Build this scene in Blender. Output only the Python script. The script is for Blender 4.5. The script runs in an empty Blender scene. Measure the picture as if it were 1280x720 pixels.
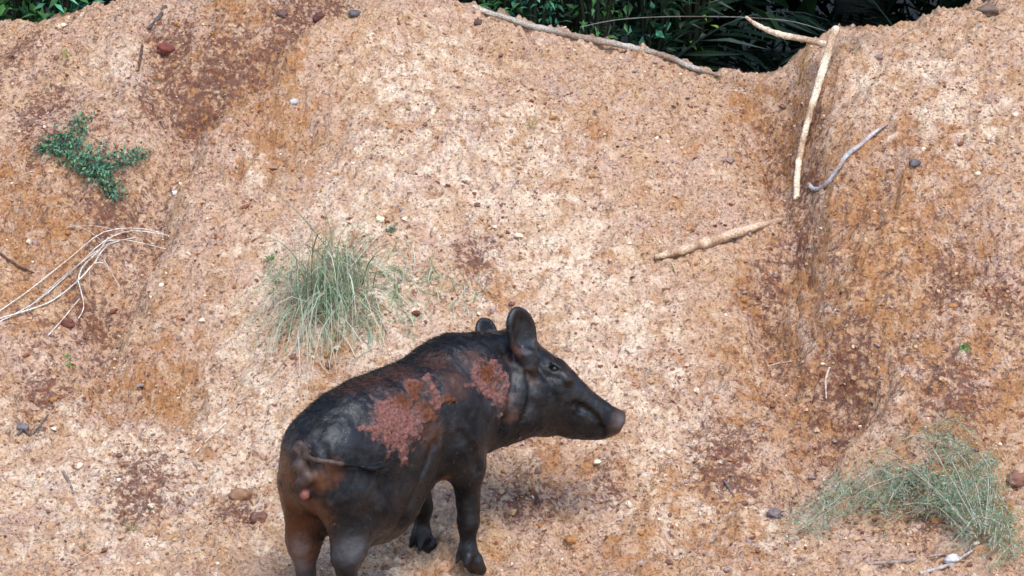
import bpy, math, random
import numpy as np
from mathutils import Vector
R = math.radians
random.seed(7)
rng = np.random.default_rng(7)
scene = bpy.context.scene
COL = scene.collection

# ------------------------------------------------------------------ camera, sky, sun, exposure
FPX = 3600.0                       # focal length in pixels of the 1280 wide photograph
CAM = np.array([0.0, -9.0, 2.6])
PITCH = R(11.0)
cam_d = bpy.data.cameras.new('camera')
cam_d.sensor_width = 36.0
cam_d.lens = 36.0 * FPX / 1280.0
cam_d.clip_end = 500.0
cam = bpy.data.objects.new('camera', cam_d)
COL.objects.link(cam)
cam.location = CAM
cam.rotation_euler = (R(90) - PITCH, 0, 0)
scene.camera = cam

SUN_EL, SUN_AZ = R(58), R(160)     # azimuth measured from +Y (away from camera) clockwise
w = bpy.data.worlds.new('World'); scene.world = w; w.use_nodes = True
nt = w.node_tree
bg = nt.nodes['Background']
sky = nt.nodes.new('ShaderNodeTexSky'); sky.sky_type = 'NISHITA'; sky.sun_disc = False
sky.sun_elevation = SUN_EL; sky.sun_rotation = SUN_AZ
sky.air_density = 1.0; sky.dust_density = 0.8; sky.ozone_density = 1.0
nt.links.new(sky.outputs[0], bg.inputs[0]); bg.inputs[1].default_value = 0.13
sun_d = bpy.data.lights.new('sun', 'SUN'); sun_d.energy = 1.25; sun_d.angle = R(26); sun_d.color = (1, .97, .93)
sun = bpy.data.objects.new('sun', sun_d); COL.objects.link(sun)
sdir = Vector((math.sin(SUN_AZ) * math.cos(SUN_EL), math.cos(SUN_AZ) * math.cos(SUN_EL), math.sin(SUN_EL)))
sun.rotation_euler = sdir.to_track_quat('Z', 'Y').to_euler()
scene.view_settings.view_transform = 'Standard'
scene.view_settings.look = 'None'
scene.view_settings.gamma = 1.0
scene.view_settings.exposure = 1.52

# ------------------------------------------------------------------ maths helpers
FWD = np.array([0, math.cos(PITCH), -math.sin(PITCH)])
UPV = np.array([0, math.sin(PITCH), math.cos(PITCH)])
def ray(u, v):
    d = FWD * FPX + np.array([1., 0, 0]) * (u - 640) + UPV * (360 - v)
    return d / np.linalg.norm(d)
def unproj(u, v, y):               # point seen at a pixel, at world depth y
    d = ray(u, v)
    return CAM + d * ((y - CAM[1]) / d[1])
def project(p):
    q = np.asarray(p) - CAM
    z = q @ FWD
    return np.stack([640 + FPX * q[..., 0] / z, 360 - FPX * (q @ UPV) / z], -1)

G12 = np.array([[1,1,0],[-1,1,0],[1,-1,0],[-1,-1,0],[1,0,1],[-1,0,1],[1,0,-1],[-1,0,-1],[0,1,1],[0,-1,1],[0,1,-1],[0,-1,-1]], dtype=np.float32)
def hsh(ix, iy, iz, seed):
    h = (ix.astype(np.uint32) * np.uint32(374761393)) ^ (iy.astype(np.uint32) * np.uint32(668265263)) ^ (iz.astype(np.uint32) * np.uint32(2147483647)) ^ np.uint32((seed * 974711 + 1013) & 0xffffffff)
    h = (h ^ (h >> np.uint32(13))) * np.uint32(1274126177)
    h = (h ^ (h >> np.uint32(16))) * np.uint32(2246822519)
    return h ^ (h >> np.uint32(15))
def noise(x, y, z=None, seed=0):
    x = np.asarray(x, dtype=np.float64); y = np.asarray(y, dtype=np.float64)
    z = np.zeros_like(x) + .37 if z is None else np.asarray(z, dtype=np.float64)
    ix, iy, iz = np.floor(x), np.floor(y), np.floor(z)
    fx, fy, fz = (x - ix), (y - iy), (z - iz)
    ix, iy, iz = ix.astype(np.int64), iy.astype(np.int64), iz.astype(np.int64)
    ux, uy, uz = [t * t * t * (t * (t * 6 - 15) + 10) for t in (fx, fy, fz)]
    out = 0
    for dx in (0, 1):
        wx = ux if dx else 1 - ux
        for dy in (0, 1):
            wy = uy if dy else 1 - uy
            for dz in (0, 1):
                wz = uz if dz else 1 - uz
                g = G12[hsh(ix + dx, iy + dy, iz + dz, seed) % np.uint32(12)]
                out = out + wx * wy * wz * (g[..., 0] * (fx - dx) + g[..., 1] * (fy - dy) + g[..., 2] * (fz - dz))
    return out
def fbm(x, y, z=None, oct=4, seed=0, gain=.5):
    s = 0; a = 1; t = 0
    for o in range(oct):
        k = 2.03 ** o
        s = s + a * noise(x * k, y * k, None if z is None else z * k, seed + o * 17); t += a; a *= gain
    return s / t * 1.5
def worley(x, y, seed=0):          # distance to nearest feature point, id hash 0..1 of it
    ix, iy = np.floor(x).astype(np.int64), np.floor(y).astype(np.int64)
    best = np.full(x.shape, 9.); bid = np.zeros(x.shape)
    for dx in (-1, 0, 1):
        for dy in (-1, 0, 1):
            h = hsh(ix + dx, iy + dy, np.zeros_like(ix), seed)
            px = ix + dx + (h & np.uint32(1023)) / 1023.; py = iy + dy + ((h >> np.uint32(10)) & np.uint32(1023)) / 1023.
            d = np.hypot(x - px, y - py)
            m = d < best
            best = np.where(m, d, best); bid = np.where(m, (h >> np.uint32(20)) / 4095., bid)
    return best, bid
def sstep(a, b, x):
    t = np.clip((x - a) / (b - a), 0, 1); return t * t * (3 - 2 * t)
def mix(a, b, t):
    t = np.asarray(t)[..., None]; return a * (1 - t) + b * t

# ------------------------------------------------------------------ mesh helpers
def mesh_np(name, V, tris=None, quads=None, col=None, attrs=None, smooth=True, mat=None):
    me = bpy.data.meshes.new(name)
    V = np.asarray(V, dtype=np.float32)
    me.vertices.add(len(V)); me.vertices.foreach_set('co', V.ravel())
    parts = []; counts = []
    for f, n in ((tris, 3), (quads, 4)):
        if f is not None and len(f):
            f = np.asarray(f, dtype=np.int32); parts.append(f.ravel()); counts.append(np.full(len(f), n, dtype=np.int32))
    loops = np.concatenate(parts); cnt = np.concatenate(counts)
    me.loops.add(len(loops)); me.loops.foreach_set('vertex_index', loops)
    me.polygons.add(len(cnt))
    st = np.concatenate([[0], np.cumsum(cnt)[:-1]]).astype(np.int32)
    me.polygons.foreach_set('loop_start', st)
    me.polygons.foreach_set('use_smooth', np.full(len(cnt), smooth))
    me.update(calc_edges=True); me.validate()
    if col is not None:
        a = me.color_attributes.new('Col', 'FLOAT_COLOR', 'POINT')
        c4 = np.ones((len(V), 4), dtype=np.float32); c4[:, :3] = col
        a.data.foreach_set('color', c4.ravel())
    for k, arr in (attrs or {}).items():
        a = me.attributes.new(k, 'FLOAT', 'POINT'); a.data.foreach_set('value', np.asarray(arr, dtype=np.float32))
    if mat: me.materials.append(mat)
    return me
def link(name, me, parent=None, label=None, cat=None, group=None, kind=None, loc=None):
    o = bpy.data.objects.new(name, me); COL.objects.link(o)
    if parent is not None: o.parent = parent
    if label: o['label'] = label
    if cat: o['category'] = cat
    if group: o['group'] = group
    if kind: o['kind'] = kind
    if loc is not None: o.location = loc
    return o
class MB:
    """collects numpy pieces (with a colour per vertex) into one mesh"""
    def __init__(s): s.V = []; s.T = []; s.Q = []; s.C = []; s.n = 0
    def add(s, V, T=None, Q=None, C=(1, 1, 1)):
        V = np.asarray(V, dtype=float)
        if T is not None and len(T): s.T.append(np.asarray(T) + s.n)
        if Q is not None and len(Q): s.Q.append(np.asarray(Q) + s.n)
        s.V.append(V); s.C.append(np.broadcast_to(np.asarray(C, dtype=float), V.shape)); s.n += len(V)
    def tube(s, P, r, seg=6, C=(1, 1, 1), rough=0., seed=0):
        P = np.asarray(P, dtype=float); n = len(P); r = np.broadcast_to(np.asarray(r, dtype=float), (n,))
        T = np.gradient(P, axis=0); T /= np.linalg.norm(T, axis=1)[:, None] + 1e-9
        ref = np.array([.31, .2, .93]); A = np.cross(T, ref); A /= np.linalg.norm(A, axis=1)[:, None]; B = np.cross(T, A)
        an = np.linspace(0, 2 * np.pi, seg, endpoint=False)
        rr = r[:, None] * np.ones(seg)
        if rough:
            idx = np.arange(n)[:, None] * .8 + 0 * an; rr = rr * (1 + rough * noise(idx, np.cos(an) * 1.1 + 0 * idx, np.sin(an) * 1.1 + 0 * idx, seed=seed) * 1.6)
        V = P[:, None] + A[:, None] * (np.cos(an)[None, :, None] * rr[..., None]) + B[:, None] * (np.sin(an)[None, :, None] * rr[..., None])
        V = np.concatenate([V.reshape(-1, 3), P[:1], P[-1:]])
        if rough:
            ii = np.arange(n) * 26. / n; k = noise(ii * .5 + seed * 7.3, np.full(n, .4), seed=seed + 90) + .5 * noise(ii * 1.9 + seed, np.full(n, .4), seed=seed + 93); f = 1 + .38 * k
            k2 = np.clip(noise(ii * .45 + seed * 3.3, np.full(n, .7), seed=seed + 91) * 1.8, 0, .6)
            cc = np.asarray(C)[None] * f[:, None]; cc = mix(cc, np.array([.25, .125, .065]) * np.linalg.norm(C) / .7, k2 if np.linalg.norm(C) > .1 else k2 * 0)
            C = np.concatenate([np.repeat(cc, seg, 0), cc[:1], cc[-1:]])
        q = []; t = []
        for i in range(n - 1):
            for j in range(seg):
                k = (j + 1) % seg; q.append((i * seg + j, i * seg + k, (i + 1) * seg + k, (i + 1) * seg + j))
        for j in range(seg):
            k = (j + 1) % seg; t.append((n * seg, k, j)); t.append((n * seg + 1, (n - 1) * seg + j, (n - 1) * seg + k))
        s.add(V, t, q, C)
    def build(s, name, mat, smooth=True, origin=None):
        V = np.concatenate(s.V)
        if origin is not None: V = V - np.asarray(origin)
        return mesh_np(name, V, np.concatenate(s.T) if s.T else None, np.concatenate(s.Q) if s.Q else None, np.concatenate(s.C), smooth=smooth, mat=mat)
def spline(P, n):
    P = np.asarray(P, dtype=float); m = len(P); t = np.linspace(0, m - 1, n); i = np.clip(t.astype(int), 0, m - 2); f = (t - i)[:, None]
    p0 = P[np.maximum(i - 1, 0)]; p1 = P[i]; p2 = P[i + 1]; p3 = P[np.minimum(i + 2, m - 1)]
    return .5 * (2 * p1 + (p2 - p0) * f + (2 * p0 - 5 * p1 + 4 * p2 - p3) * f ** 2 + (3 * p1 - p0 - 3 * p2 + p3) * f ** 3)

# ------------------------------------------------------------------ materials
def new_mat(name):
    m = bpy.data.materials.new(name); m.use_nodes = True
    return m, m.node_tree, m.node_tree.nodes['Principled BSDF']
def N(nt, t, **k):
    n = nt.nodes.new(t)
    for a, b in k.items(): setattr(n, a, b)
    return n
def mixc(nt, fac, a, b, blend='MIX'):
    n = N(nt, 'ShaderNodeMix', data_type='RGBA', blend_type=blend)
    for s, v in ((n.inputs[0], fac), (n.inputs[6], a), (n.inputs[7], b)):
        if hasattr(v, 'is_linked') or hasattr(v, 'links'): nt.links.new(v, s)
        elif isinstance(v, (int, float)): s.default_value = v
        else: s.default_value = (*v, 1)
    return n.outputs[2]
def ramp(nt, src, stops):
    n = N(nt, 'ShaderNodeValToRGB'); e = n.color_ramp.elements
    while len(e) < len(stops): e.new(.5)
    for el, (p, c) in zip(e, stops):
        el.position = p; el.color = (c, c, c, 1) if isinstance(c, (int, float)) else (*c, 1)
    nt.links.new(src, n.inputs[0]); return n.outputs[0]
def nnoise(nt, scale, detail=3, rough=.6, coord='Object', dist=0):
    tc = N(nt, 'ShaderNodeTexCoord'); n = N(nt, 'ShaderNodeTexNoise')
    n.inputs['Scale'].default_value = scale; n.inputs['Detail'].default_value = detail; n.inputs['Roughness'].default_value = rough; n.inputs['Distortion'].default_value = dist
    nt.links.new(tc.outputs[coord], n.inputs['Vector']); return n.outputs['Fac']
def bump(nt, bsdf, h, strength, dist):
    b = N(nt, 'ShaderNodeBump'); b.inputs['Strength'].default_value = strength; b.inputs['Distance'].default_value = dist
    nt.links.new(h, b.inputs['Height']); nt.links.new(b.outputs[0], bsdf.inputs['Normal'])
def attr(nt, name):
    a = N(nt, 'ShaderNodeAttribute'); a.attribute_name = name; return a
def col_mat(name, rough=.8, spec=.3, nscale=60, namp=.35, bstr=0., bdist=.003, trans=0.):
    """takes the colour given to each piece and varies it with fine grain"""
    m, nt, b = new_mat(name)
    c = attr(nt, 'Col').outputs['Color']
    n = nnoise(nt, nscale, 4, .65)
    g = ramp(nt, n, [(.25, 1 - namp), (.75, 1 + namp)])
    out = mixc(nt, 1.0, c, g, 'MULTIPLY')
    nt.links.new(out, b.inputs['Base Color'])
    b.inputs['Roughness'].default_value = rough; b.inputs['Specular IOR Level'].default_value = spec
    if bstr: bump(nt, b, n, bstr, bdist)
    if trans:
        tr = N(nt, 'ShaderNodeBsdfTranslucent'); nt.links.new(out, tr.inputs[0])
        ms = N(nt, 'ShaderNodeMixShader'); ms.inputs[0].default_value = trans
        o = nt.nodes['Material Output']; nt.links.new(b.outputs[0], ms.inputs[1]); nt.links.new(tr.outputs[0], ms.inputs[2]); nt.links.new(ms.outputs[0], o.inputs[0])
    return m

TAN = np.array([.47, .285, .16]); CREAM = np.array([.70, .54, .39]); ORANGE = np.array([.37, .168, .060]); PURP = np.array([.14, .070, .052]); PINK = np.array([.49, .315, .22]); RED = np.array([.17, .060, .034]); MAUVE = np.array([.36, .25, .22])
M_soil, nt_, b_ = new_mat('laterite soil')
def snoise(scale, detail, rough, off, dist=.3):
    tc = N(nt_, 'ShaderNodeTexCoord'); mp = N(nt_, 'ShaderNodeMapping'); mp.inputs['Location'].default_value = (off, off * 1.7, off * .6)
    n = N(nt_, 'ShaderNodeTexNoise'); n.inputs['Scale'].default_value = scale; n.inputs['Detail'].default_value = detail; n.inputs['Roughness'].default_value = rough; n.inputs['Distortion'].default_value = dist
    nt_.links.new(tc.outputs['Object'], mp.inputs['Vector']); nt_.links.new(mp.outputs[0], n.inputs['Vector']); return n.outputs['Fac']
def wmask(name, n, ka, kn, lo, hi, top=1.):
    """attribute weight broken up by noise"""
    m = N(nt_, 'ShaderNodeMath', operation='MULTIPLY_ADD'); m.inputs[1].default_value = kn; m.inputs[2].default_value = -.5 * kn; nt_.links.new(n, m.inputs[0])
    o = m.outputs[0]
    if name:
        k = N(nt_, 'ShaderNodeMath', operation='MULTIPLY_ADD'); k.inputs[1].default_value = ka; nt_.links.new(attr(nt_, name).outputs['Fac'], k.inputs[0]); nt_.links.new(o, k.inputs[2]); o = k.outputs[0]
    r = N(nt_, 'ShaderNodeMapRange', interpolation_type='SMOOTHSTEP'); r.inputs[1].default_value = lo; r.inputs[2].default_value = hi; r.inputs[4].default_value = top; nt_.links.new(o, r.inputs[0]); return r.outputs[0]
nA = snoise(5, 6, .62, 1.); nB = snoise(13, 6, .68, 7.); nC = snoise(13, 6, .68, 13.); nD = snoise(34, 5, .72, 23.); nE = snoise(52, 4, .68, 31.); nF = snoise(30, 5, .7, 41.)
n1 = snoise(85, 5, .74, 3., 0.); n3 = snoise(75, 3, .6, 5., 0.); n2 = snoise(120, 2, .6, 9., 0.)
o_ = mixc(nt_, wmask(None, nA, 0, 3., -.5, .5), TAN, PINK)
o_ = mixc(nt_, wmask('zc', nB, .66, 3.8, .0, 1.1, .92), o_, CREAM)
o_ = mixc(nt_, wmask('zm', nF, .4, 4.5, .30, 1.0, .75), o_, MAUVE)
o_ = mixc(nt_, wmask('zo', nC, .80, 5.0, .06, 1.15, .85), o_, ORANGE)
o_ = mixc(nt_, wmask('zp', nD, .95, 6.0, .34, 1.2, .9), o_, PURP)
o_ = mixc(nt_, wmask('zp', nE, .60, 6.5, .44, 1.2, .88), o_, RED)
o_ = mixc(nt_, 1.0, o_, ramp(nt_, n1, [(.27, .30), (.46, .97), (.72, 1.40)]), 'MULTIPLY')
o_ = mixc(nt_, ramp(nt_, n3, [(.59, 0.), (.68, .8)]), o_, (.14, .066, .046))
o_ = mixc(nt_, ramp(nt_, n2, [(.72, 0.), (.80, .6)]), o_, (.66, .58, .50))
o_ = mixc(nt_, attr(nt_, 'litter').outputs['Fac'], o_, (.022, .016, .010))  # leaf litter, coloured near black to carry the forest gloom
nt_.links.new(o_, b_.inputs['Base Color'])
b_.inputs['Roughness'].default_value = .95; b_.inputs['Specular IOR Level'].default_value = .15
bm_ = N(nt_, 'ShaderNodeMath', operation='MULTIPLY_ADD'); bm_.inputs[1].default_value = 2.2; nt_.links.new(nE, bm_.inputs[0]); nt_.links.new(n1, bm_.inputs[2])
bump(nt_, b_, bm_.outputs[0], .9, .009)
M_grit = col_mat('gravel', .9, .2, 160, .3, .5, .002)
M_bark = col_mat('dry bark', .85, .2, 130, .7, .9, .004)
M_leaf = col_mat('leaf', .55, .35, 30, .25, trans=.25)
M_dark = col_mat('shaded forest leaf', .8, .08, 30, .25, trans=.1)  # duller copy of the leaf material with forest shade put into it
M_grass = col_mat('grass blade', .6, .3, 40, .2, trans=.2)

# ------------------------------------------------------------------ terrain: a bank rising behind the pig, dropping to forest floor
RIDGE_PX = np.array([[-500, 60], [-200, 45], [0, 38], [50, 33], [150, 10], [250, -18], [400, -25], [500, -12], [560, 8], [640, 30], [740, 55], [850, 84], [905, 99], [945, 104], [965, 101], [990, 92], [1020, 62], [1050, 49], [1120, 41], [1200, 22], [1250, 10], [1300, 0], [1500, -30], [1800, -20]], float)
RX_Y = np.array([[-4, 2.5], [-2, 2.4], [-1.2, 2.45], [-.3, 2.2], [.4, 2.05], [.95, 1.9], [1.3, 1.75], [2, 1.85], [4, 2.0]], float)
def ridge(x):
    yr = np.interp(x, RX_Y[:, 0], RX_Y[:, 1])
    u = 640 + FPX * x / ((yr + 9) * 1.0)
    v = np.interp(u, RIDGE_PX[:, 0], RIDGE_PX[:, 1])
    ang = PITCH + np.arctan((v - 360) / FPX)
    zr = CAM[2] - (yr - CAM[1]) * np.tan(ang)
    return yr, zr
def base_h(x, y):
    yr, zr = ridge(np.clip(x, -6, 6))
    zr = zr - .035
    y0, z0, m0, m1 = -.30, .0, .15, .36
    L = yr - y0; t = np.clip((y - y0) / L, 0, 1)
    h = (2*t**3 - 3*t**2 + 1) * z0 + (t**3 - 2*t**2 + t) * L * m0 + (-2*t**3 + 3*t**2) * zr + (t**3 - t**2) * L * m1
    d = np.maximum(y - yr, 0)
    back = zr + m1 * d - 1.15 * d**2
    dd = np.maximum(d - .42, 0)
    back = np.where(d > .42, zr + m1 * .42 - 1.15 * .42**2 - .6 * dd, back)
    floor = .35 + .02 * np.sin(x * 1.3) * np.cos(y)
    k = .12
    hh = np.clip(.5 + .5 * (back - floor) / k, 0, 1); back = floor * (1 - hh) + back * hh + k * hh * (1 - hh)
    fr = np.minimum(y - y0, 0)
    front = z0 + m0 * 2. * np.tanh(fr / 2.)
    return np.where(y > yr, back, np.where(y < y0, front, h))
def march(fn, u, v, t0=6.5, t1=16., n=950):
    d = ray(u, v); t = np.linspace(t0, t1, n); P = CAM + d * t[:, None]
    f = P[:, 2] - fn(P[:, 0], P[:, 1]); i = np.argmax(f < 0)
    if f[i] >= 0: i = n - 1
    a = f[i - 1] / (f[i - 1] - f[i] + 1e-12)
    return P[i - 1] * (1 - a) + P[i] * a
def bpx(u, v): return march(base_h, u, v)

FEAT = [  # pixel, sigma across m, sigma along depth m, height m
 (430, 380, .34, .32, .09), (600, 250, .30, .3, .04), (345, 50, .22, .10, .12), (345, 160, .17, .13, -.13), (330, 215, .2, .08, -.03),
 (1160, 230, .26, .35, .085), (1230, 480, .25, .3, .05), (780, 330, .3, .3, .02),
 (1092, 240, .06, .07, -.085), (1190, 262, .06, .05, -.07), (1062, 482, .08, .06, -.10), (960, 378, .05, .06, -.05),
 (1240, 545, .05, .04, -.05), (1200, 340, .06, .05, -.045), (145, 485, .05, .07, -.08), (225, 492, .06, .07, -.08), (640, 655, .03, .04, -.022), (702, 640, .03, .04, -.022), (668, 690, .028, .035, -.02), (730, 700, .028, .035, -.02), (790, 600, .03, .035, -.02), (520, 690, .03, .03, -.015), (250, 660, .035, .04, -.02), (290, 480, .05, .06, -.025), (405, 470, .05, .06, -.02),
 (60, 300, .16, .1, .06), (110, 360, .1, .12, -.04), (20, 190, .12, .06, -.03), (700, 575, .05, .05, -.02), (740, 150, .05, .05, -.015), (1020, 300, .1, .12, -.05), (1000, 330, .05, .05, -.05), (1115, 440, .05, .05, -.04), (1230, 250, .05, .05, -.035), (595, 714, .045, .05, -.018), (542, 706, .045, .05, -.018),
 (240, 90, .10, .10, -.08), (205, 70, .06, .06, -.06), (120, 60, .2, .12, .04), (880, 250, .2, .2, -.03), (940, 420, .1, .1, -.03)]
FEAT = [(*bpx(u, v)[:2], sx, sy, h) for u, v, sx, sy, h in FEAT]
GUL = [([(425, 5), (370, 30), (320, 65), (250, 110), (205, 190), (170, 290), (115, 420)], .085, -.16),
       ([(962, 140), (978, 200), (985, 280), (962, 370), (985, 460), (1050, 500), (1000, 590)], .075, -.13),
       ([(900, 400), (880, 500), (900, 600), (860, 690)], .08, -.03), ([(640, 560), (700, 600), (740, 700)], .09, -.025),
       ([(270, 470), (330, 520), (300, 640)], .06, -.025), ([(1100, 160), (1110, 300), (1180, 420), (1160, 500)], .05, -.03)]
GUL = [([bpx(u, v)[:2] for u, v in p], s, h) for p, s, h in GUL]
def seg_dist(x, y, P):
    d = np.full(x.shape, 1e9)
    for a, b in zip(P[:-1], P[1:]):
        ab = b - a; t = np.clip(((x - a[0]) * ab[0] + (y - a[1]) * ab[1]) / (ab @ ab), 0, 1)
        d = np.minimum(d, np.hypot(x - a[0] - t * ab[0], y - a[1] - t * ab[1]))
    return d

def axis(lo, hi, step, far_lo, far_hi):
    c = np.arange(lo, hi, step); up = []; s = step; p = c[-1]
    while p < far_hi: s *= 1.28; p += s; up.append(p)
    dn = []; s = step; p = c[0]
    while p > far_lo: s *= 1.28; p -= s; dn.append(p)
    return np.concatenate([dn[::-1], c, up])
gx = axis(-2.15, 2.2, .006, -70, 70); gy = axis(-1.25, 2.75, .006, -60, 90)
X, Y = np.meshgrid(gx, gy, indexing='ij')
wx = X + .05 * fbm(X / .3, Y / .3, oct=3, seed=51); wy = Y + .05 * fbm(X / .3, Y / .3, oct=3, seed=61)
Z = base_h(X, Y)
for fx, fy, sx, sy, h in FEAT: Z = Z + h * np.exp(-((wx - fx) / sx) ** 2 / 2 - ((wy - fy) / sy) ** 2 / 2)
gulw = np.zeros_like(Z)
for P, s, h in GUL:
    g = np.exp(-(seg_dist(wx, wy, P) / s) ** 2 / 2); Z = Z + h * g; gulw = np.maximum(gulw, g * min(1, -h / .06))
S_ = np.concatenate([np.zeros((len(gx), 1)), np.cumsum(np.hypot(np.diff(Y, axis=1), np.diff(Z, axis=1)), axis=1)], axis=1)
near = np.exp(-np.maximum(np.hypot(X, Y - .7) - 3.0, 0) / 3)
n_big = fbm(X / .5, S_ / .5, oct=3, seed=1); n_mid = fbm(X / .16, S_ / .17, oct=4, seed=2); n_rid = 1 - 2 * np.abs(fbm(X / .10, S_ / .13, oct=3, seed=3))
w1, id1 = worley(X / .036 + .5 * n_mid, S_ / .036, 5); w2, id2 = worley(X / .018, S_ / .018 + .5 * n_mid, 6)
cl1 = np.clip(1 - (w1 / .62) ** 2, 0, 1) * (id1 > .6); cl2 = np.clip(1 - (w2 / .6) ** 2, 0, 1) * (id2 > .5)
pit = np.clip(fbm(X / .05, S_ / .05, oct=3, seed=9) - .25, 0, 1)
lump = fbm(X / .075, S_ / .075, oct=4, seed=8, gain=.6)
rz_ = np.zeros_like(Z)
for u, v, s_ in [(345, 140, .17), (300, 190, .1), (1010, 330, .16), (1060, 470, .12), (190, 480, .16), (50, 290, .14), (1110, 240, .12), (1200, 330, .12), (965, 180, .1)]:
    p_ = bpx(u, v); rz_ = np.maximum(rz_, np.exp(-((wx - p_[0]) ** 2 + (wy - p_[1]) ** 2) / (2 * s_ * s_)))
Z = Z - rz_ * (.030 * np.clip(.32 - np.abs(noise(wx / .045, S_ / .30, seed=33)), 0, 1) / .32 + .016 * np.clip(.3 - np.abs(noise(wx / .022, S_ / .16, seed=34)), 0, 1) / .3)   # rain rills
Z = Z + (.022 * n_big + .032 * n_mid + .028 * lump + .014 * n_rid + .014 * cl1 * sstep(-.2, .5, n_mid + .4 * gulw) + .005 * cl2 - .06 * pit + .007 * fbm(X / .03, S_ / .03, oct=3, seed=4)) * near
# far outskirts: low rolling ground
Z = Z + (1 - near) * .25 * fbm(X / 9, Y / 9, oct=3, seed=30)

# flat rest under the pig's feet is left to the pig builder (feet follow the ground)
def gz(x, y):
    x = np.asarray(x, float); y = np.asarray(y, float)
    i = np.clip(np.searchsorted(gx, x) - 1, 0, len(gx) - 2); j = np.clip(np.searchsorted(gy, y) - 1, 0, len(gy) - 2)
    a = (x - gx[i]) / (gx[i + 1] - gx[i]); b = (y - gy[j]) / (gy[j + 1] - gy[j])
    return (Z[i, j] * (1 - a) + Z[i + 1, j] * a) * (1 - b) + (Z[i, j + 1] * (1 - a) + Z[i + 1, j + 1] * a) * b
def gp(u, v, lift=0.): p = march(gz, u, v); p[2] += lift; return p

# where the soil kinds lie: cream crust, orange clay, purple brown grit, mauve dust
def zone(lst):
    z = np.zeros_like(Z)
    for u, v, s in lst:
        p = gp(u, v); z = np.maximum(z, np.exp(-((wx - p[0]) ** 2 + ((wy - p[1]) * .8) ** 2) / (2 * s * s)))
    return z
z_or = zone([(1100, 300, .30), (1000, 480, .22), (1230, 520, .2), (330, 120, .18), (40, 300, .2), (900, 680, .15), (1050, 360, .16), (1150, 310, .14), (1200, 560, .14), (985, 200, .13), (1010, 130, .08), (250, 130, .10), (30, 250, .14), (1090, 430, .12), (1130, 180, .08), (300, 20, .1), (700, 590, .08), (330, 110, .13), (350, 180, .12), (60, 290, .10), (15, 270, .08), (1092, 240, .07), (955, 160, .09), (975, 210, .07), (1055, 480, .09), (190, 480, .13), (140, 470, .07), (740, 150, .05), (20, 215, .07), (280, 15, .06), (1230, 440, .08), (960, 380, .07), (410, 460, .06), (250, 555, .05), (1010, 440, .07), (720, 575, .06), (1240, 640, .1), (640, 350, .06), (880, 620, .12), (800, 680, .1), (1160, 300, .06), (30, 330, .08)])
z_pu = .42 * zone([(1080, 300, .28), (1180, 420, .28), (90, 200, .28), (80, 430, .22), (240, 80, .25), (40, 60, .2), (990, 520, .2)])
z_pu = np.maximum(z_pu, zone([(280, 80, .10), (245, 140, .09), (360, 30, .09), (60, 150, .1), (130, 260, .1), (1060, 490, .07), (1000, 250, .06), (1190, 350, .08), (910, 570, .1), (230, 100, .09), (200, 50, .06), (420, 5, .07), (1000, 330, .05), (965, 370, .05), (1040, 480, .05), (1010, 170, .05), (215, 90, .07), (260, 110, .07), (385, 20, .09), (350, 45, .07), (300, 90, .07), (190, 130, .07), (225, 60, .07), (330, 60, .05), (140, 240, .10), (110, 400, .09), (915, 555, .08), (930, 600, .06), (760, 600, .06), (1200, 480, .10), (1260, 380, .08), (240, 160, .07), (60, 180, .06), (60, 500, .08), (1000, 300, .05), (650, 620, .08), (990, 60, .04), (180, 610, .1), (20, 60, .08), (600, 320, .05), (290, 640, .06), (1150, 640, .09)]))
z_cr = zone([(150, 640, .25), (60, 600, .15), (420, 640, .2), (560, 180, .2), (620, 210, .24), (430, 370, .22), (260, 600, .22), (760, 450, .2), (860, 620, .16), (330, 520, .15), (660, 320, .2), (120, 570, .14), (520, 90, .15), (480, 200, .15), (1180, 100, .15), (445, 285, .12), (360, 330, .12), (330, 400, .12), (500, 340, .1), (600, 230, .15), (520, 120, .14), (150, 70, .08), (850, 560, .1), (760, 420, .12), (320, 215, .07), (300, 450, .07), (730, 330, .12), (690, 250, .08), (960, 660, .1), (850, 690, .08), (1200, 130, .15), (1100, 90, .1), (560, 60, .12)])
z_ma = zone([(150, 130, .12), (600, 330, .12), (1230, 120, .12), (690, 620, .12), (80, 640, .15), (1200, 460, .15), (1240, 300, .12), (560, 160, .15), (240, 620, .15), (1180, 200, .1), (700, 100, .15), (480, 230, .12), (1000, 560, .1)])
yr_, _ = ridge(np.clip(X, -6, 6))
litter = sstep(.10, .45, Y - yr_ + .1 * n_mid)
nx, ny = X.shape
idx = np.arange(nx * ny).reshape(nx, ny)
quads = np.stack([idx[:-1, :-1], idx[1:, :-1], idx[1:, 1:], idx[:-1, 1:]], -1).reshape(-1, 4)
me = mesh_np('ground', np.stack([X, Y, Z], -1).reshape(-1, 3), None, quads, None, dict(zo=z_or.ravel(), zp=np.maximum(z_pu, .5 * gulw).ravel(), zc=z_cr.ravel(), zm=z_ma.ravel(), litter=litter.ravel()), mat=M_soil)
link('ground', me, kind='structure', label='orange and cream gravelly laterite bank rising to the forest edge')

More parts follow.
